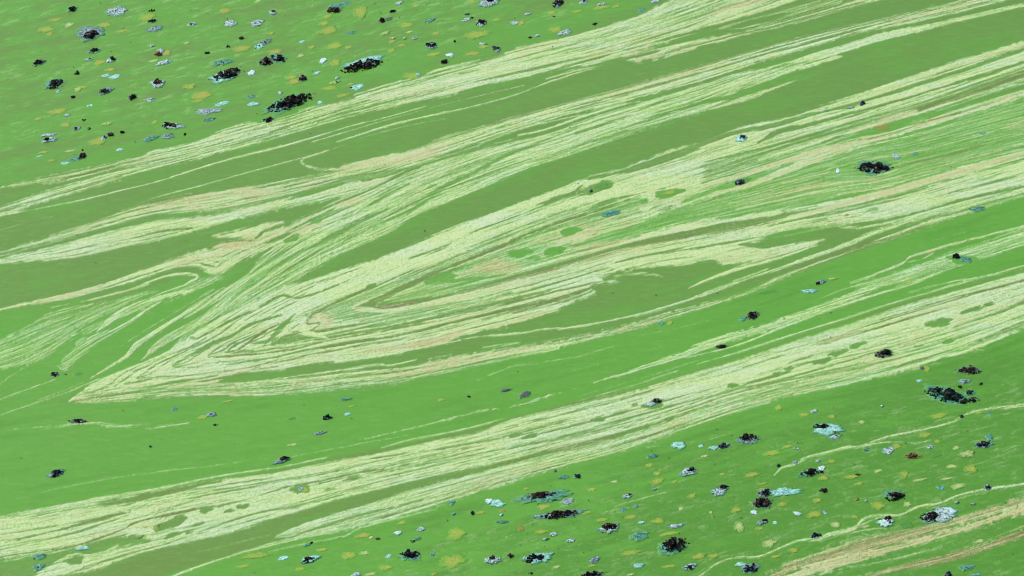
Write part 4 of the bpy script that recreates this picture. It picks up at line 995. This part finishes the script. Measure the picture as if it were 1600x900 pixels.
S(602,52,10,3,'cream','cream patch with brown specks',tilt=-18,lump='brown'); S(614,60,6,2.4,'cream','small cream fleck'); Fm(613,65,6,2.6,'yellow','small yellow patch'); S(632,60,4,2.2,'cream','small cream fleck'); S(648,60,5,2,'white','thin white sliver')
W(674,72,9.5,5.6,'blue','black',(0,-1,.85),'rounded black-grey clump','the rounded black-grey clump',tilt=0); S(703,86,7.5,3.4,'pure','white crust patch'); D(694,97,5,3,'slate','black','small black clump'); W(776,77,7.5,5,'blue','black',(-1,0,.8),'dark slate clump','the dark slate clump above the upper band',tilt=20)
S(754,69,9,2,'white','thin white sliver',tilt=5); Fm(756,73,8,2.6,'yellow','small yellow patch'); S(505,95,7,4.8,'pure','lilac-white patch',tilt=-20); D(567,102,33,8.4,'cyan','black','long black double clump with turquoise crust behind it','the long black double clump',tilt=-12,rim=1.02,off=(2,-5))
D(472,123,6.4,4.2,'slate','brown','small brown-black clump'); S(527,122,5,2,'white','thin white sliver'); Fm(558,136,11,3.6,'cyan','bluish turquoise patch'); D(549,138,2.6,2.2,'teal','green','tiny dark green clump'); S(523,129,11,2.8,'cream','cream patch'); S(438,145,5,3,'white','small white patch'); S(653,117,4.4,3.2,'white','small white patch'); Fm(642,119,11,5.6,'yellow','yellow patch','the yellow patch on the rim of the upper band')
Fm(495,114,6,2,'cyan','thin turquoise sliver',tilt=-16); Fm(472,65,5,1.8,'cyan','thin turquoise sliver'); Fm(548,51,8,2.4,'teal','thin teal patch'); D(616,18,6,1.4,'slate','brown','thin brown sliver'); D(730,22,5,1.8,'slate','blue','tiny slate blue clump'); Fm(500,160,4.5,2.4,'cyan','thin turquoise sliver'); D(711,65,1.8,1,'slate','black','tiny black crumb')
for a in ((513,48,13,6,'yellow'),(635,39,10,4,'yellow'),(523,72,13,4.4,'yellow'),(745,54,18,5.6,'yellow'),(738,84,13,3,'ochre'),(459,128,10,4,'ochre'),(455,121,9,3.6,'yellow'),(487,74,6,2.8,'yellow'),(545,74,6,3,'yellow'),(524,98,9,4.6,'yellow'),(612,79,6,3,'yellow'),(628,71,7,2,'ochre'),(682,52,6,2.6,'ochre'),(548,132,6,2,'ochre'),(512,26,8,2.4,'ochre'),(506,37,8,3.4,'yellow'),(678,85,12,3,'yellow'),(738,2,7,2.4,'yellow'),(650,9,7,2.2,'yellow'),(776,31,8,2,'yellow'),(470,87,5,3,'cream'),(536,149,12,2.4,'yellow'),(515,138,13,3,'yellow'),(640,50,5,2.,'cream'),(868,46,11,4,'yellow'),(939,12,13,3,'yellow'),(862,20,7,3,'yellow'),(963,10,6,2.4,'yellow'),(901,18,9,2,'yellow')):
    Fm(*a, {'yellow':'dull yellow patch','ochre':'orange-yellow patch','cream':'small cream fleck'}[a[4]])
W(872,5,11,5.6,'blue','black',(-1,1,.85),'black clump','the black clump right of the top middle',tilt=-20); S(912,4,8.5,3.6,'lilac','lilac-grey crust patch',tilt=-20); S(940,7,8,2.6,'white','thin white sliver'); S(1024,2,9,3.4,'white','white crust patch'); Fm(1002,16,7,3,'teal','thin teal patch'); S(825,22,7,2,'white','thin white sliver'); D(828,58,4,3.2,'slate','black','small black clump'); S(839,56,6,2,'white','thin white sliver')
S(882,51,13.5,4.6,'white','white-blue speckled crust patch','the white-blue speckled patch above the upper band',tilt=-18); D(929,38,4,2.6,'slate','blue','small slate clump at the scum edge'); D(866,26,2,1.4,'teal','black','tiny black crumb')
# on and between the bands
W(1158,217,12,6,'cyan','blue',(2,-1,.5),'blue-teal speckled clump in a green hole','the blue-teal clump in a green hole',tilt=-6); D(1347,162,5,3,'blue','blue','dark slate blue clump at the upper strand',tilt=0); S(1329,169,7,2.4,'blue','thin bluish patch beside the strand'); Fm(1291,173,4,1.6,'teal','tiny teal film')
D(1156,285,9,4.2,'slate','blue','dark slate clump lodged between two tan strands'); Fm(1166,281,8,3.4,'green','dark green film'); S(955,334,20,5,'teal','teal lens with black specks in a green hole','the speckled teal lens inside the fold',tilt=-9); D(924,299,2.6,1.8,'blue','blue','tiny slate blue clump'); Fm(1047,301,10,3.2,'yellow','yellow patch in a green lens'); Fm(939,291,12,4,'green','dark green film')
D(1365,262,27,9.5,'teal','black','big black-green clump circled by thin strands','the big black-green clump inside the fold',tilt=-1); S(1400,245,7.5,4.4,'white','white-blue patch above the big black clump',tilt=10); S(1309,267,3.6,6,'pure','small upright white patch',tilt=10); Fm(1429,240,5,2.6,'teal','tiny teal film')
S(1527,327,17,4,'teal','long teal film beside the right scum band','the long teal film at the right',tilt=-8); S(1509,406,13,4.6,'teal','teal patch with dark crumbs on the frayed strand',tilt=8); D(1495,402,9,3,'teal','black','black crumbs at the end of a teal patch',tilt=10); Fm(1535,209,6,2,'teal','tiny teal film')
W(1283,441,10,3,'blue','black',(-5,1,.5),'slate clump with a black tip'); S(1301,436,8,2.2,'cream','cream ring beside a slate clump',tilt=-4); S(1265,455,15,3.6,'cyan','turquoise lozenge on open green water','the turquoise lozenge on the green water',tilt=0)
D(1176,493,11,5,'slate','brown','black clump with a teal tail','the black clump with a teal tail',tilt=-16); S(1160,499,8,3.4,'teal','teal tail of crust',tilt=-14); D(1127,542,9,2.6,'slate','black','flat black clump on the frayed strand',tilt=-4); D(1025,627,7.5,4,'slate','black','round black clump'); S(1017,632,9,4,'white','white-blue crust patch',tilt=-10); S(820,617,12,5,'slate','dark slate film on green water',tilt=-18)
D(1382,553,16,5.6,'slate','black','dark grey lens-shaped clump on the widest band','the grey lens-shaped clump on the widest band',tilt=-4,rim=1.15); Fm(1033,506,6,2.6,'teal','thin teal patch'); Fm(1047,505,4.4,3.2,'yellow','small yellow patch'); Fm(1200,456,16,2.4,'green','dark green film'); Fm(1420,440,9,4,'yellow','yellow patch'); 
for x, y, w_, h_ in ((1457,185,10,2.4),(1377,200,12,3.6),(1323,336,4,1.8),(1350,223,2.6,1.4)): Fm(x,y,w_,h_,'rust','thin rusty smear' if w_ > 6 else 'tiny rusty crumb',tilt=-4)
# left and lower middle water
D(86,585,6,2.8,'blue','blue','dark slate clump left of the great fold','the dark slate clump left of the great fold',tilt=-4); D(103,585,1.8,1,'slate','black','tiny black crumb'); Fm(121,584,8,3,'green','dark green film'); W(122,659,19,3.6,'slate','blue',(0,0,.85),'flat dark slate clump','the flat dark slate clump under the point of the fold',tilt=0); S(330,648,10,4,'blue','bluish grey patch',tilt=-10); Fm(317,652,7,3.4,'yellow','yellow patch'); D(337,664,5,1.8,'blue','blue','tiny slate blue clump'); Fm(273,639,6,2.6,'teal','tiny teal film')
S(500,677,12,2.8,'blue','thin blue-grey patch'); W(440,720,14,5,'blue','brown',(4,-1,.72),'brown-black clump with a blue end','the brown-black clump with a blue end',tilt=-18); D(88,740,11.5,4.8,'blue','blue','dark grey ragged clump','the dark grey ragged clump at the left',tilt=-18); S(540,624,11,2.6,'teal','thin teal patch',tilt=-2); D(511,653,8,2.4,'teal','green','thin dark green clump'); Fm(543,647,6,2,'cyan','small blue patch'); Fm(690,625,6,2,'yellow','small yellow patch'); S(790,610,10,2.8,'slate','thin dark slate film'); D(733,620,4,1.6,'slate','blue','tiny slate blue clump'); D(235,698,3,1.6,'slate','blue','tiny slate blue clump'); Fm(457,695,8,2,'cream','cream patch'); Fm(455,654,8,2,'green','dark green film'); Fm(550,635,6,1.4,'yellow','small yellow patch'); Fm(357,627,9,1.6,'yellow','small yellow patch')
S(470,764,5.5,4.4,'lilac','lilac-blue crust in a green hole'); Fm(477,766,6,5,'yellow','yellow patch in a green hole'); Fm(230,827,20,8.5,'yellow','large mustard yellow patch on the widest band','the large mustard patch on the widest band',tilt=-16); S(130,857,11.5,4,'cyan','pale blue patch at the left end of the widest band','the pale blue patch at the lower left',tilt=-4); S(62,870,13,5,'teal','dark teal patch at the left border'); S(60,887,11,6,'teal','dark teal crusted patch at the left border'); Fm(235,853,6,1.8,'ochre','small orange-yellow patch')
# bottom middle water
S(777,787,14,6.5,'cyan','white and turquoise oval crust','the white and turquoise oval crust',tilt=2); S(764,783,8,4,'pure','white end of an oval crust'); S(706,786,6.4,4,'teal','small teal patch'); W(850,777,45,10,'teal','brown',(-3,-2,.6),'long brown heap on a broad teal crust','the long brown heap on a broad teal crust',tilt=-8); S(887,784,11,6,'lilac','lilac-blue crust patch'); D(875,804,33,5.6,'blue','black','long row of black and slate crumbs','the long row of black and slate crumbs',tilt=-7)
W(952,826,17,8,'white','brown',(0,-1,.82),'brown-black clump with a thin white rim','the brown-black clump with a thin white rim',tilt=-6); W(842,872,26,8.6,'cyan','black',(-6,0,.68),'black heap broken up by white crust','the black heap broken up by white crust',tilt=-12); S(929,875,12,5.4,'blue','blue-white crust patch',tilt=-20); S(999,838,15,8.4,'teal','broad teal speckled patch','the broad teal speckled patch',tilt=-10); S(993,791,6,3.4,'teal','small teal patch'); Fm(974,796,6,3,'teal','small teal patch'); S(1002,817,6.4,3,'cyan','small turquoise patch'); S(1056,822,14,4,'white','long whitish blue patch',tilt=-6)
D(1052,851,21,12.5,'teal','black','biggest black-brown heap with a teal skirt','the biggest black-brown heap at the bottom',tilt=-10,rim=1.1,off=(-4,5)); S(998,884,10.5,4,'cyan','turquoise lozenge',tilt=-4); W(1078,886,12.5,5,'white','slate' if False else 'blue',(-3,1,.6),'white and slate crust patch',tilt=-12); S(1157,882,11,4,'cyan','pale turquoise patch'); D(1172,888,12.5,7,'blue','blue','dark slate rounded clump','the dark slate rounded clump at the bottom',tilt=-10)
W(980,776,8,4,'white','blue',(3,-1,.5),'small white and slate patch'); W(1075,738,16,6.6,'white','blue',(4,-1,.6),'white crust patch with dark crumbs','the white crust patch with dark crumbs',tilt=-20); S(1061,696,12,7,'cyan','rounded turquoise patch','the rounded turquoise patch',tilt=-4); Fm(1095,697,4.4,2.2,'cyan','tiny turquoise film'); S(1115,700,9.5,3.6,'cyan','turquoise patch beside a slate clump'); D(1130,697,10,4,'blue','blue','slate clump with a turquoise neighbour')
D(1169,684,14.5,6,'blue','black','black clump with a blue lower edge','the black clump with a blue lower edge',tilt=-2,off=(-1,4)); W(1124,768,16,6.8,'white','black',(6,-3,.55),'white crust patch with a black end','the white crust patch with a black end',tilt=-18); S(880,746,12,3.4,'teal','dark teal sliver',tilt=-10); D(902,744,5,3.6,'teal','blue','small slate clump'); S(892,845,9.5,3,'white','thin whitish sliver',tilt=-10); S(865,835,8,3.4,'white','small white patch'); S(852,843,7,2.4,'blue','thin blue-grey patch')
D(641,866,15.5,7.4,'teal','black','black clump with teal ends','the black clump with teal ends',tilt=-2,rim=1.25,off=(0,3)); Fm(607,869,5,3,'cyan','small turquoise patch'); W(485,874,15,6.4,'cyan','black',(-4,1,.7),'black clump on a turquoise strip','the black clump on a turquoise strip',tilt=-14); Fm(443,872,9,3,'cyan','thin turquoise patch'); D(486,849,4,2,'teal','green','tiny dark green clump'); S(479,852,6,2.6,'teal','small teal patch')
S(658,827,8,4,'white','small white ring of crust'); S(622,833,6.4,4,'pure','small white patch'); D(645,846,4,2,'slate','blue','tiny slate blue clump'); S(652,842,7,3,'teal','small teal patch'); W(770,876,14,6.4,'white','brown',(0,-3,.55),'small brown heap on white crust','the small brown heap on white crust',tilt=-2); S(784,816,12,3,'teal','thin teal patch',tilt=-2); S(783,805,4.4,2,'white','tiny white fleck'); S(557,898,7.6,4,'white','small white patch'); D(797,869,5,3,'slate','brown','small brown clump'); S(819,873,3.4,3,'white','tiny white fleck')
D(925,898,17,4,'slate','black','row of black crumbs at the bottom edge'); D(590,842,4.5,2,'rust','rust','small rusty crumb'); Fm(580,840,4,2,'cream','small cream fleck'); Fm(814,826,5.4,4,'rust','small rusty patch'); Fm(785,798,5,2.4,'rust','small rusty patch'); D(738,802,2,1.6,'slate','black','tiny black crumb'); S(709,803,4,2.6,'teal','tiny teal film'); D(829,896,4,2.4,'slate','blue','tiny slate blue clump'); S(867,736,4,2,'blue','tiny blue fleck'); S(1023,765,4,2.2,'blue','tiny blue fleck'); Fm(676,866,5,3,'teal','tiny teal film'); S(1020,713,10,4,'teal','dark teal film under the scum fringe')
for a in ((567,837,12,3.8,'ochre'),(504,859,9,2.6,'yellow'),(545,868,12,5,'yellow'),(570,864,7,3.4,'cream'),(603,887,10,4,'yellow'),(713,834,13.5,8,'yellow'),(707,877,17,9.5,'yellow'),(628,817,7,3,'yellow'),(400,868,20,4.4,'yellow'),(1015,727,7,2.8,'yellow'),(1027,740,5,3.4,'yellow'),(1027,752,11,4.6,'yellow'),(1054,753,5,2,'yellow'),(925,765,7,2.6,'yellow'),(850,792,10,3.4,'ochre'),(1046,834,15,3,'yellow'),(1028,814,11,4.2,'yellow'),(986,808,12,3,'yellow'),(942,812,10,3,'yellow'),(1092,869,12,4,'yellow'),(1115,869,9,3.6,'yellow'),(985,864,19,3.6,'yellow'),(846,831,11,3.4,'yellow'),(1175,742,12,3.6,'yellow'),(822,764,4,2,'ochre'),(1081,775,8,3,'yellow'),(1150,797,9,3.6,'yellow'),(1155,823,8,7,'cream'),(1046,885,12,2.6,'yellow'),(870,886,7,2.4,'cream'),(985,898,7,2,'cream'),(752,801,7,2.4,'ochre'),(470,890,8,2,'yellow'),(468,889,6,2.6,'yellow'),(580,897,9,2.4,'cream'),(678,897,7,2,'yellow'),(1111,801,3,2.4,'cream'),(1064,795,4,3,'cream'),(380,885,10,3,'yellow'),(1101,713,6,2.2,'cream'),(1129,741,5,2,'yellow'),(925,884,8,2,'yellow'),(918,801,8,2,'yellow'),(960,753,7,2,'cream')):
    Fm(*a, {'yellow':'dull yellow patch','ochre':'orange-yellow patch','cream':'small cream fleck'}[a[4]])
# lower right water
D(1190,786,15.5,8,'slate','brown','brown-black rounded clump','the brown-black rounded clump',tilt=-8); S(1226,769,29,7,'cyan','long turquoise and white crust','the long turquoise and white crust',tilt=-7); D(1195,770,11,5,'blue','blue','slate crumbs at the end of a turquoise crust',tilt=-20); S(1178,801,6,4.4,'pure','small white patch',tilt=25); W(1190,817,10,4,'blue','black',(4,-2,.5),'blue patch with a black end'); Fm(1211,817,4,2.4,'cyan','tiny blue film'); S(1246,803,6.6,4.2,'pure','small white patch',tilt=10); S(1289,801,5,3.4,'white','small white patch',tilt=30)
D(1266,739,17,5.2,'teal','brown','grey-brown clump','the grey-brown clump with a white neighbour',tilt=-10); S(1284,732,7,4.4,'pure','small white crust at the end of a brown clump'); D(1287,767,6,2.6,'slate','brown','small brown clump'); W(1293,671,27,10,'cyan','black',(-9,-3,.5),'broad turquoise-white crust with a black heap on its far end','the broad turquoise-white crust with a black heap',tilt=2); S(1305,683,13,3.6,'white','white sliver under a broad crust',tilt=-14); S(1244,701,5,3,'white','small white patch'); S(1243,723,5.4,3.6,'blue','small slate blue patch'); D(1217,728,4,2,'slate','blue','tiny slate blue clump'); S(1278,721,5.4,1.8,'white','thin white sliver')
S(1388,704,12.5,6,'white','white crust patch with grey cracks','the white crust patch with grey cracks',tilt=-10); D(1426,713,14,4,'rust','rust','rusty brown clump','the rusty brown clump',tilt=-2); D(1399,776,15.5,6.6,'teal','black','black clump fringed with green','the black clump fringed with green',tilt=-10,rim=1.1,off=(-4,-4)); W(1384,817,14.5,7,'pure','blue',(4,0,.4),'white and blue crust','the white and blue crust by the rivulet',tilt=2); D(1387,811,6,4,'slate','black','small black lump on white crust',tilt=0)
W(1468,806,29,13,'white','black',(-14,2,.6),'big white and turquoise crust with a black heap','the big white and turquoise crust near the corner',tilt=-4); S(1479,801,17,9,'pure','thick white crust beside a black heap',tilt=-10)
D(1513,579,17.5,5.6,'slate','brown','brown-black two-lobed clump','the brown-black two-lobed clump',tilt=-2); S(1507,596,11.5,4,'blue','blue-grey oval patch',tilt=0); D(1480,618,33,11.5,'teal','green','big loose green-black clump','the big loose green-black clump',tilt=14); D(1500,605,5,2.6,'teal','black','small black crumbs beside the loose clump'); D(1516,614,8,3.6,'teal','green','small dark green crumbs beside the loose clump'); D(1519,625,10,3.4,'teal','black','small black crumbs at the loose clump'); D(1533,600,5.4,2.2,'slate','black','small black clump')
D(1537,695,13,4.6,'blue','blue','slate clump at the right border',tilt=-4); S(1546,684,6,8,'teal','teal crust at the right border',tilt=-20); S(1511,710,16,5.6,'cream','pale ring with scattered dark crumbs','the pale ring with dark crumbs',lump='black'); S(1453,699,8,2.8,'white','thin white sliver',tilt=-20); D(1274,837,9,3,'blue','blue','dark slate clump beside the lower rivulet'); S(1511,887,14,5,'teal','teal patch with dark crumbs in the corner','the teal patch in the bottom right corner',tilt=-10); D(1481,898,6,2.6,'slate','blue','tiny slate blue clump'); Fm(1526,898,8,2.6,'teal','small teal patch'); D(1543,762,6.6,3,'blue','blue','small slate clump at the right border'); S(1495,786,5.4,2,'blue','thin blue-grey patch'); S(1520,788,5,2,'white','thin white sliver')
S(1272,643,8.5,2.8,'white','thin white sliver under the widest band',tilt=-6); Fm(1436,595,4.4,2.2,'cyan','tiny turquoise film'); S(1353,783,3,2,'white','tiny white fleck'); S(1378,635,3.4,1.6,'white','tiny white fleck'); D(1503,651,4,2,'slate','blue','tiny slate blue clump'); Fm(1545,646,4,3,'teal','tiny teal film'); S(1354,703,6,2.6,'teal','small teal patch'); Fm(1470,762,7,3.6,'teal','small teal patch'); D(1341,742,5,2,'slate','brown','small brown crumb on a yellow patch'); S(1441,576,5,3,'slate','small slate patch'); D(1340,781,2,1.2,'rust','rust','tiny rusty crumb')
for a in ((1217,637,6,3.8,'yellow'),(1300,651,6,3.2,'yellow'),(1330,745,13,3.2,'yellow'),(1372,736,7,2.6,'cream'),(1487,729,9,3,'cream'),(1517,733,11,5.4,'yellow'),(1413,741,6,5.6,'yellow'),(1277,782,6.4,4,'yellow'),(1372,790,11,5.6,'yellow'),(1272,804,11,5,'yellow'),(1202,849,11,5.6,'cream'),(1240,860,8,3.6,'yellow'),(1207,708,13,4,'yellow'),(1497,760,11,4.4,'cream'),(1342,756,9,2.4,'yellow'),(1418,788,6.4,4,'cream'),(1447,576,7,4.4,'yellow'),(1445,680,12,3.4,'yellow'),(1287,747,8,3.8,'yellow'),(1190,765,8,2,'yellow'),(1192,756,8,2,'yellow'),(1222,788,9,3,'yellow'),(1187,826,7,2.6,'yellow'),(1336,808,5,3,'yellow'),(1306,820,7,5,'cream'),(1300,721,7,3,'yellow'),(1230,698,9,3,'yellow'),(1467,650,13,4,'yellow'),(1257,648,9,3,'yellow'),(1347,660,5,3,'cream'),(1212,870,10,2.4,'yellow'),(1416,820,10,5,'green'),(1530,645,5,2,'yellow'),(1352,823,9,2,'cream'),(1494,700,6,3,'cream'),(1465,690,5,3,'yellow'),(1462,712,8,3,'green'),(1530,846,10,3,'cream'),(1400,698,9,4,'yellow'),(1480,748,10,2,'cream'),(1437,750,12,2,'cream')):
    Fm(*a, {'yellow':'dull yellow patch','ochre':'orange-yellow patch','cream':'small cream fleck','green':'dark green film'}[a[4]])

NAMES = {'D': 'dark_algae_clump', 'W': 'crusted_algae_clump'}
GRP = {'D': 'dark clumps afloat on the bloom', 'W': 'dark clumps afloat on the bloom', 'S': 'crusted patches afloat on the bloom', 'F': 'flat coloured films on the bloom'}
def build(i, e):
    k, x, y, hw, hh, tone, lump, heap, desc, anchor, tilt = e
    c, mx, my = frame(x, y)
    loc = (c[0], c[1], 0)
    area = hw * hh
    if k == 'F':
        nm = {'yellow': 'yellow_film', 'ochre': 'yellow_film', 'cream': 'cream_fleck', 'cyan': 'turquoise_film', 'teal': 'teal_film', 'green': 'green_film', 'rust': 'rusty_film'}[tone]
        o = link(nm, crust_mesh(nm, x, y, hw * 1.25, hh * 1.3, tilt, tone, 100 + i, .0022, .24)); o.location = loc
        return o
    nm = NAMES.get(k) or {'white': 'pale_crust_patch', 'pure': 'pale_crust_patch', 'blue': 'blue_crust_patch', 'lilac': 'lilac_crust_patch', 'cyan': 'turquoise_crust_patch', 'teal': 'teal_crust_patch', 'slate': 'slate_crust_patch', 'cream': 'cream_crust_patch'}[tone]
    if area < 14 and k in 'DS':                # too small to show parts
        o = link(nm, crumbs_mesh(nm, x, y, hw * .8, hh * .7, tilt, lump, 300 + i, int(5 + area * .5), 1.5, .012)) if k == 'D' else \
            link(nm, crust_mesh(nm, x, y, hw, hh, tilt, tone, 100 + i, .009))
        o.location = loc
        return o
    o = bpy.data.objects.new(nm, None); C.objects.link(o); o.location = loc; o.empty_display_size = .05
    if k == 'D':
        link('crust', crust_mesh('crust', x, y, hw * heap[2], hh * heap[2] * .95, tilt, tone, 100 + i, .006), o)
        cr = o.children[0]
        dx, dy = plan(heap[0], heap[1], x, y, 0); cr.location = (dx, dy, 0)
        n = int(min(760, 15 + area * 1.9)); rise = min(.085, .016 + .0048 * hh)
        link('dark_heap', crumbs_mesh('dark_heap', x, y, hw * .96, hh * .92, tilt, lump, 300 + i, n, 1.7, rise, 0, hh * .12, .55), o)
        if area > 60: link('loose_crumbs', crumbs_mesh('loose_crumbs', x, y, hw * 1.25, hh * 1.25, tilt, lump if lump != 'brown' else 'black', 500 + i, int(10 + area * .10), 1.0, .0), o)
    elif k == 'W':
        link('crust', crust_mesh('crust', x, y, hw, hh, tilt, tone, 100 + i, .010, .26), o)
        f = heap[2]; n = int(min(450, 12 + area * f * f * 2.2)); rise = min(.075, .016 + .0046 * hh * f)
        link('dark_heap', crumbs_mesh('dark_heap', x, y, hw * f, hh * f * .9, tilt, lump, 300 + i, n, 1.65, rise, heap[0], heap[1], .55), o)
        if area > 40: link('loose_crumbs', crumbs_mesh('loose_crumbs', x, y, hw * .95, hh * .95, tilt, lump if lump != 'brown' else 'black', 500 + i, int(6 + area * .10), 1.1, .012), o)
    else:
        link('crust', crust_mesh('crust', x, y, hw, hh, tilt, tone, 100 + i, .007, .26), o)
        n = int(3 + area * {'pure': .06, 'teal': .40, 'white': .2, 'blue': .3, 'lilac': .2, 'cyan': .07, 'slate': .12, 'cream': .10}[tone])
        link('dark_specks', crumbs_mesh('dark_specks', x, y, hw * .85, hh * .8, tilt, lump, 500 + i, n, 1.05, .006, 0, 0, .6), o)
    for c_ in o.children:
        if c_.name.split('.')[0] in ('dark_heap', 'loose_crumbs', 'dark_specks'): c_['kind'] = 'stuff'
    return o
ROOTS = [build(i, e) for i, e in enumerate(O)]

# labels: what it looks like, then where it lies among the clumps that stand out
ANCH = [(e[1], e[2], e[9]) for e in O if e[9]]
used = {}
def way(dx, dy):
    a = math.degrees(math.atan2(-dy * 1.3, dx)) % 360
    return ['right of', 'above and right of', 'above', 'above and left of', 'left of', 'below and left of', 'below', 'below and right of'][int((a + 22.5) // 45) % 8]
order = sorted(range(len(O)), key=lambda i: -O[i][3] * O[i][4])
cand = {}
for i in order:
    e = O[i]
    nw = len(e[8].split())
    nb = sorted(((math.hypot(a[0] - e[1], (a[1] - e[2]) * 1.3), a) for a in ANCH if a[2] != e[9] and nw + len(a[2].split()) <= 12), key=lambda q: q[0])[:6]
    cand[i] = [(d, way(e[1] - a[0], e[2] - a[1]), a[2]) for d, a in nb]
same = {}
for i in order:
    for d, wy, an in cand[i]: same.setdefault((O[i][8], wy, an), []).append((d, i))
for i in order:
    e = O[i]
    if e[9]:
        lab = e[8] + ('' if len(e[8].split()) >= 6 or any(k in e[8] for k in ('on ', 'with', 'under', 'inside', 'at ')) else ' ' + cand[i][0][1] + ' ' + cand[i][0][2])
    elif len(e[8].split()) >= 6 and sum(q[8] == e[8] for q in O) == 1: lab = e[8]
    else:
        pick = None
        for d, wy, an in cand[i]:                      # alone of its kind on that side of the anchor
            if len(same[(e[8], wy, an)]) == 1: pick = f"{e[8]} {wy} {an}"; break
        if pick is None:
            for d, wy, an in cand[i]:                  # else the nearest of them
                g = sorted(same[(e[8], wy, an)])
                if g[0][1] == i: pick = f"nearest {e[8]} {wy} {an}"; break
                if len(g) > 1 and g[1][1] == i: pick = f"second nearest {e[8]} {wy} {an}"; break
        if pick is None:
            d, wy, an = cand[i][0]; pick = f"{e[8]} {wy} {an}"
        lab = pick
    wds = lab.split()
    if len(wds) > 16 or lab in used: print('LABEL', len(wds), lab in used, lab)
    used[lab] = i
    nm = ROOTS[i].name.split('.')[0]
    tagit(ROOTS[i], lab, nm.replace('_', ' ').replace('dark algae ', 'algae ').replace('crusted algae ', 'algae ').replace(' crust patch', ' patch').replace('pale patch', 'pale patch'), GRP[e[0]])
print('things', len(O), 'distinct labels', len(used))

# countless specks too small to pick apart, thickest where the clumps are
r = np.random.default_rng(77)
for tone, cnt, nm, lb, sz in (('black', 110, 'dark_specks', 'fine dark specks strewn over the green bloom', .6), ('rust', 160, 'rusty_specks', 'fine rusty specks strewn over the scum', .6)):
    vs, fs, ts = [], [], []
    while len(vs) < cnt:
        x, y = r.uniform(-40, 1640), r.uniform(-30, 930)
        field = (y < 300 - .27 * x) or (y > 905 - .27 * (x - 240))
        if not field and r.random() > .25: continue
        c, mx, my = frame(x, y); s = sz * mx * r.uniform(.5, 1.3)
        v_ = IV * (1 + .25 * r.standard_normal((len(IV), 1))) * (s * 1.5, s * 1.5, s * .7)
        fs.append(IF + len(vs) * len(IV)); vs.append(v_ + (c[0], c[1], .008)); ts.append(np.full(len(IV), r.random()))
    tagit(link(nm, grid_mesh(nm, np.vstack(vs), np.vstack(fs), None, {'tone': np.concatenate(ts)}, LUMP[tone], False)), lb, kind='stuff')
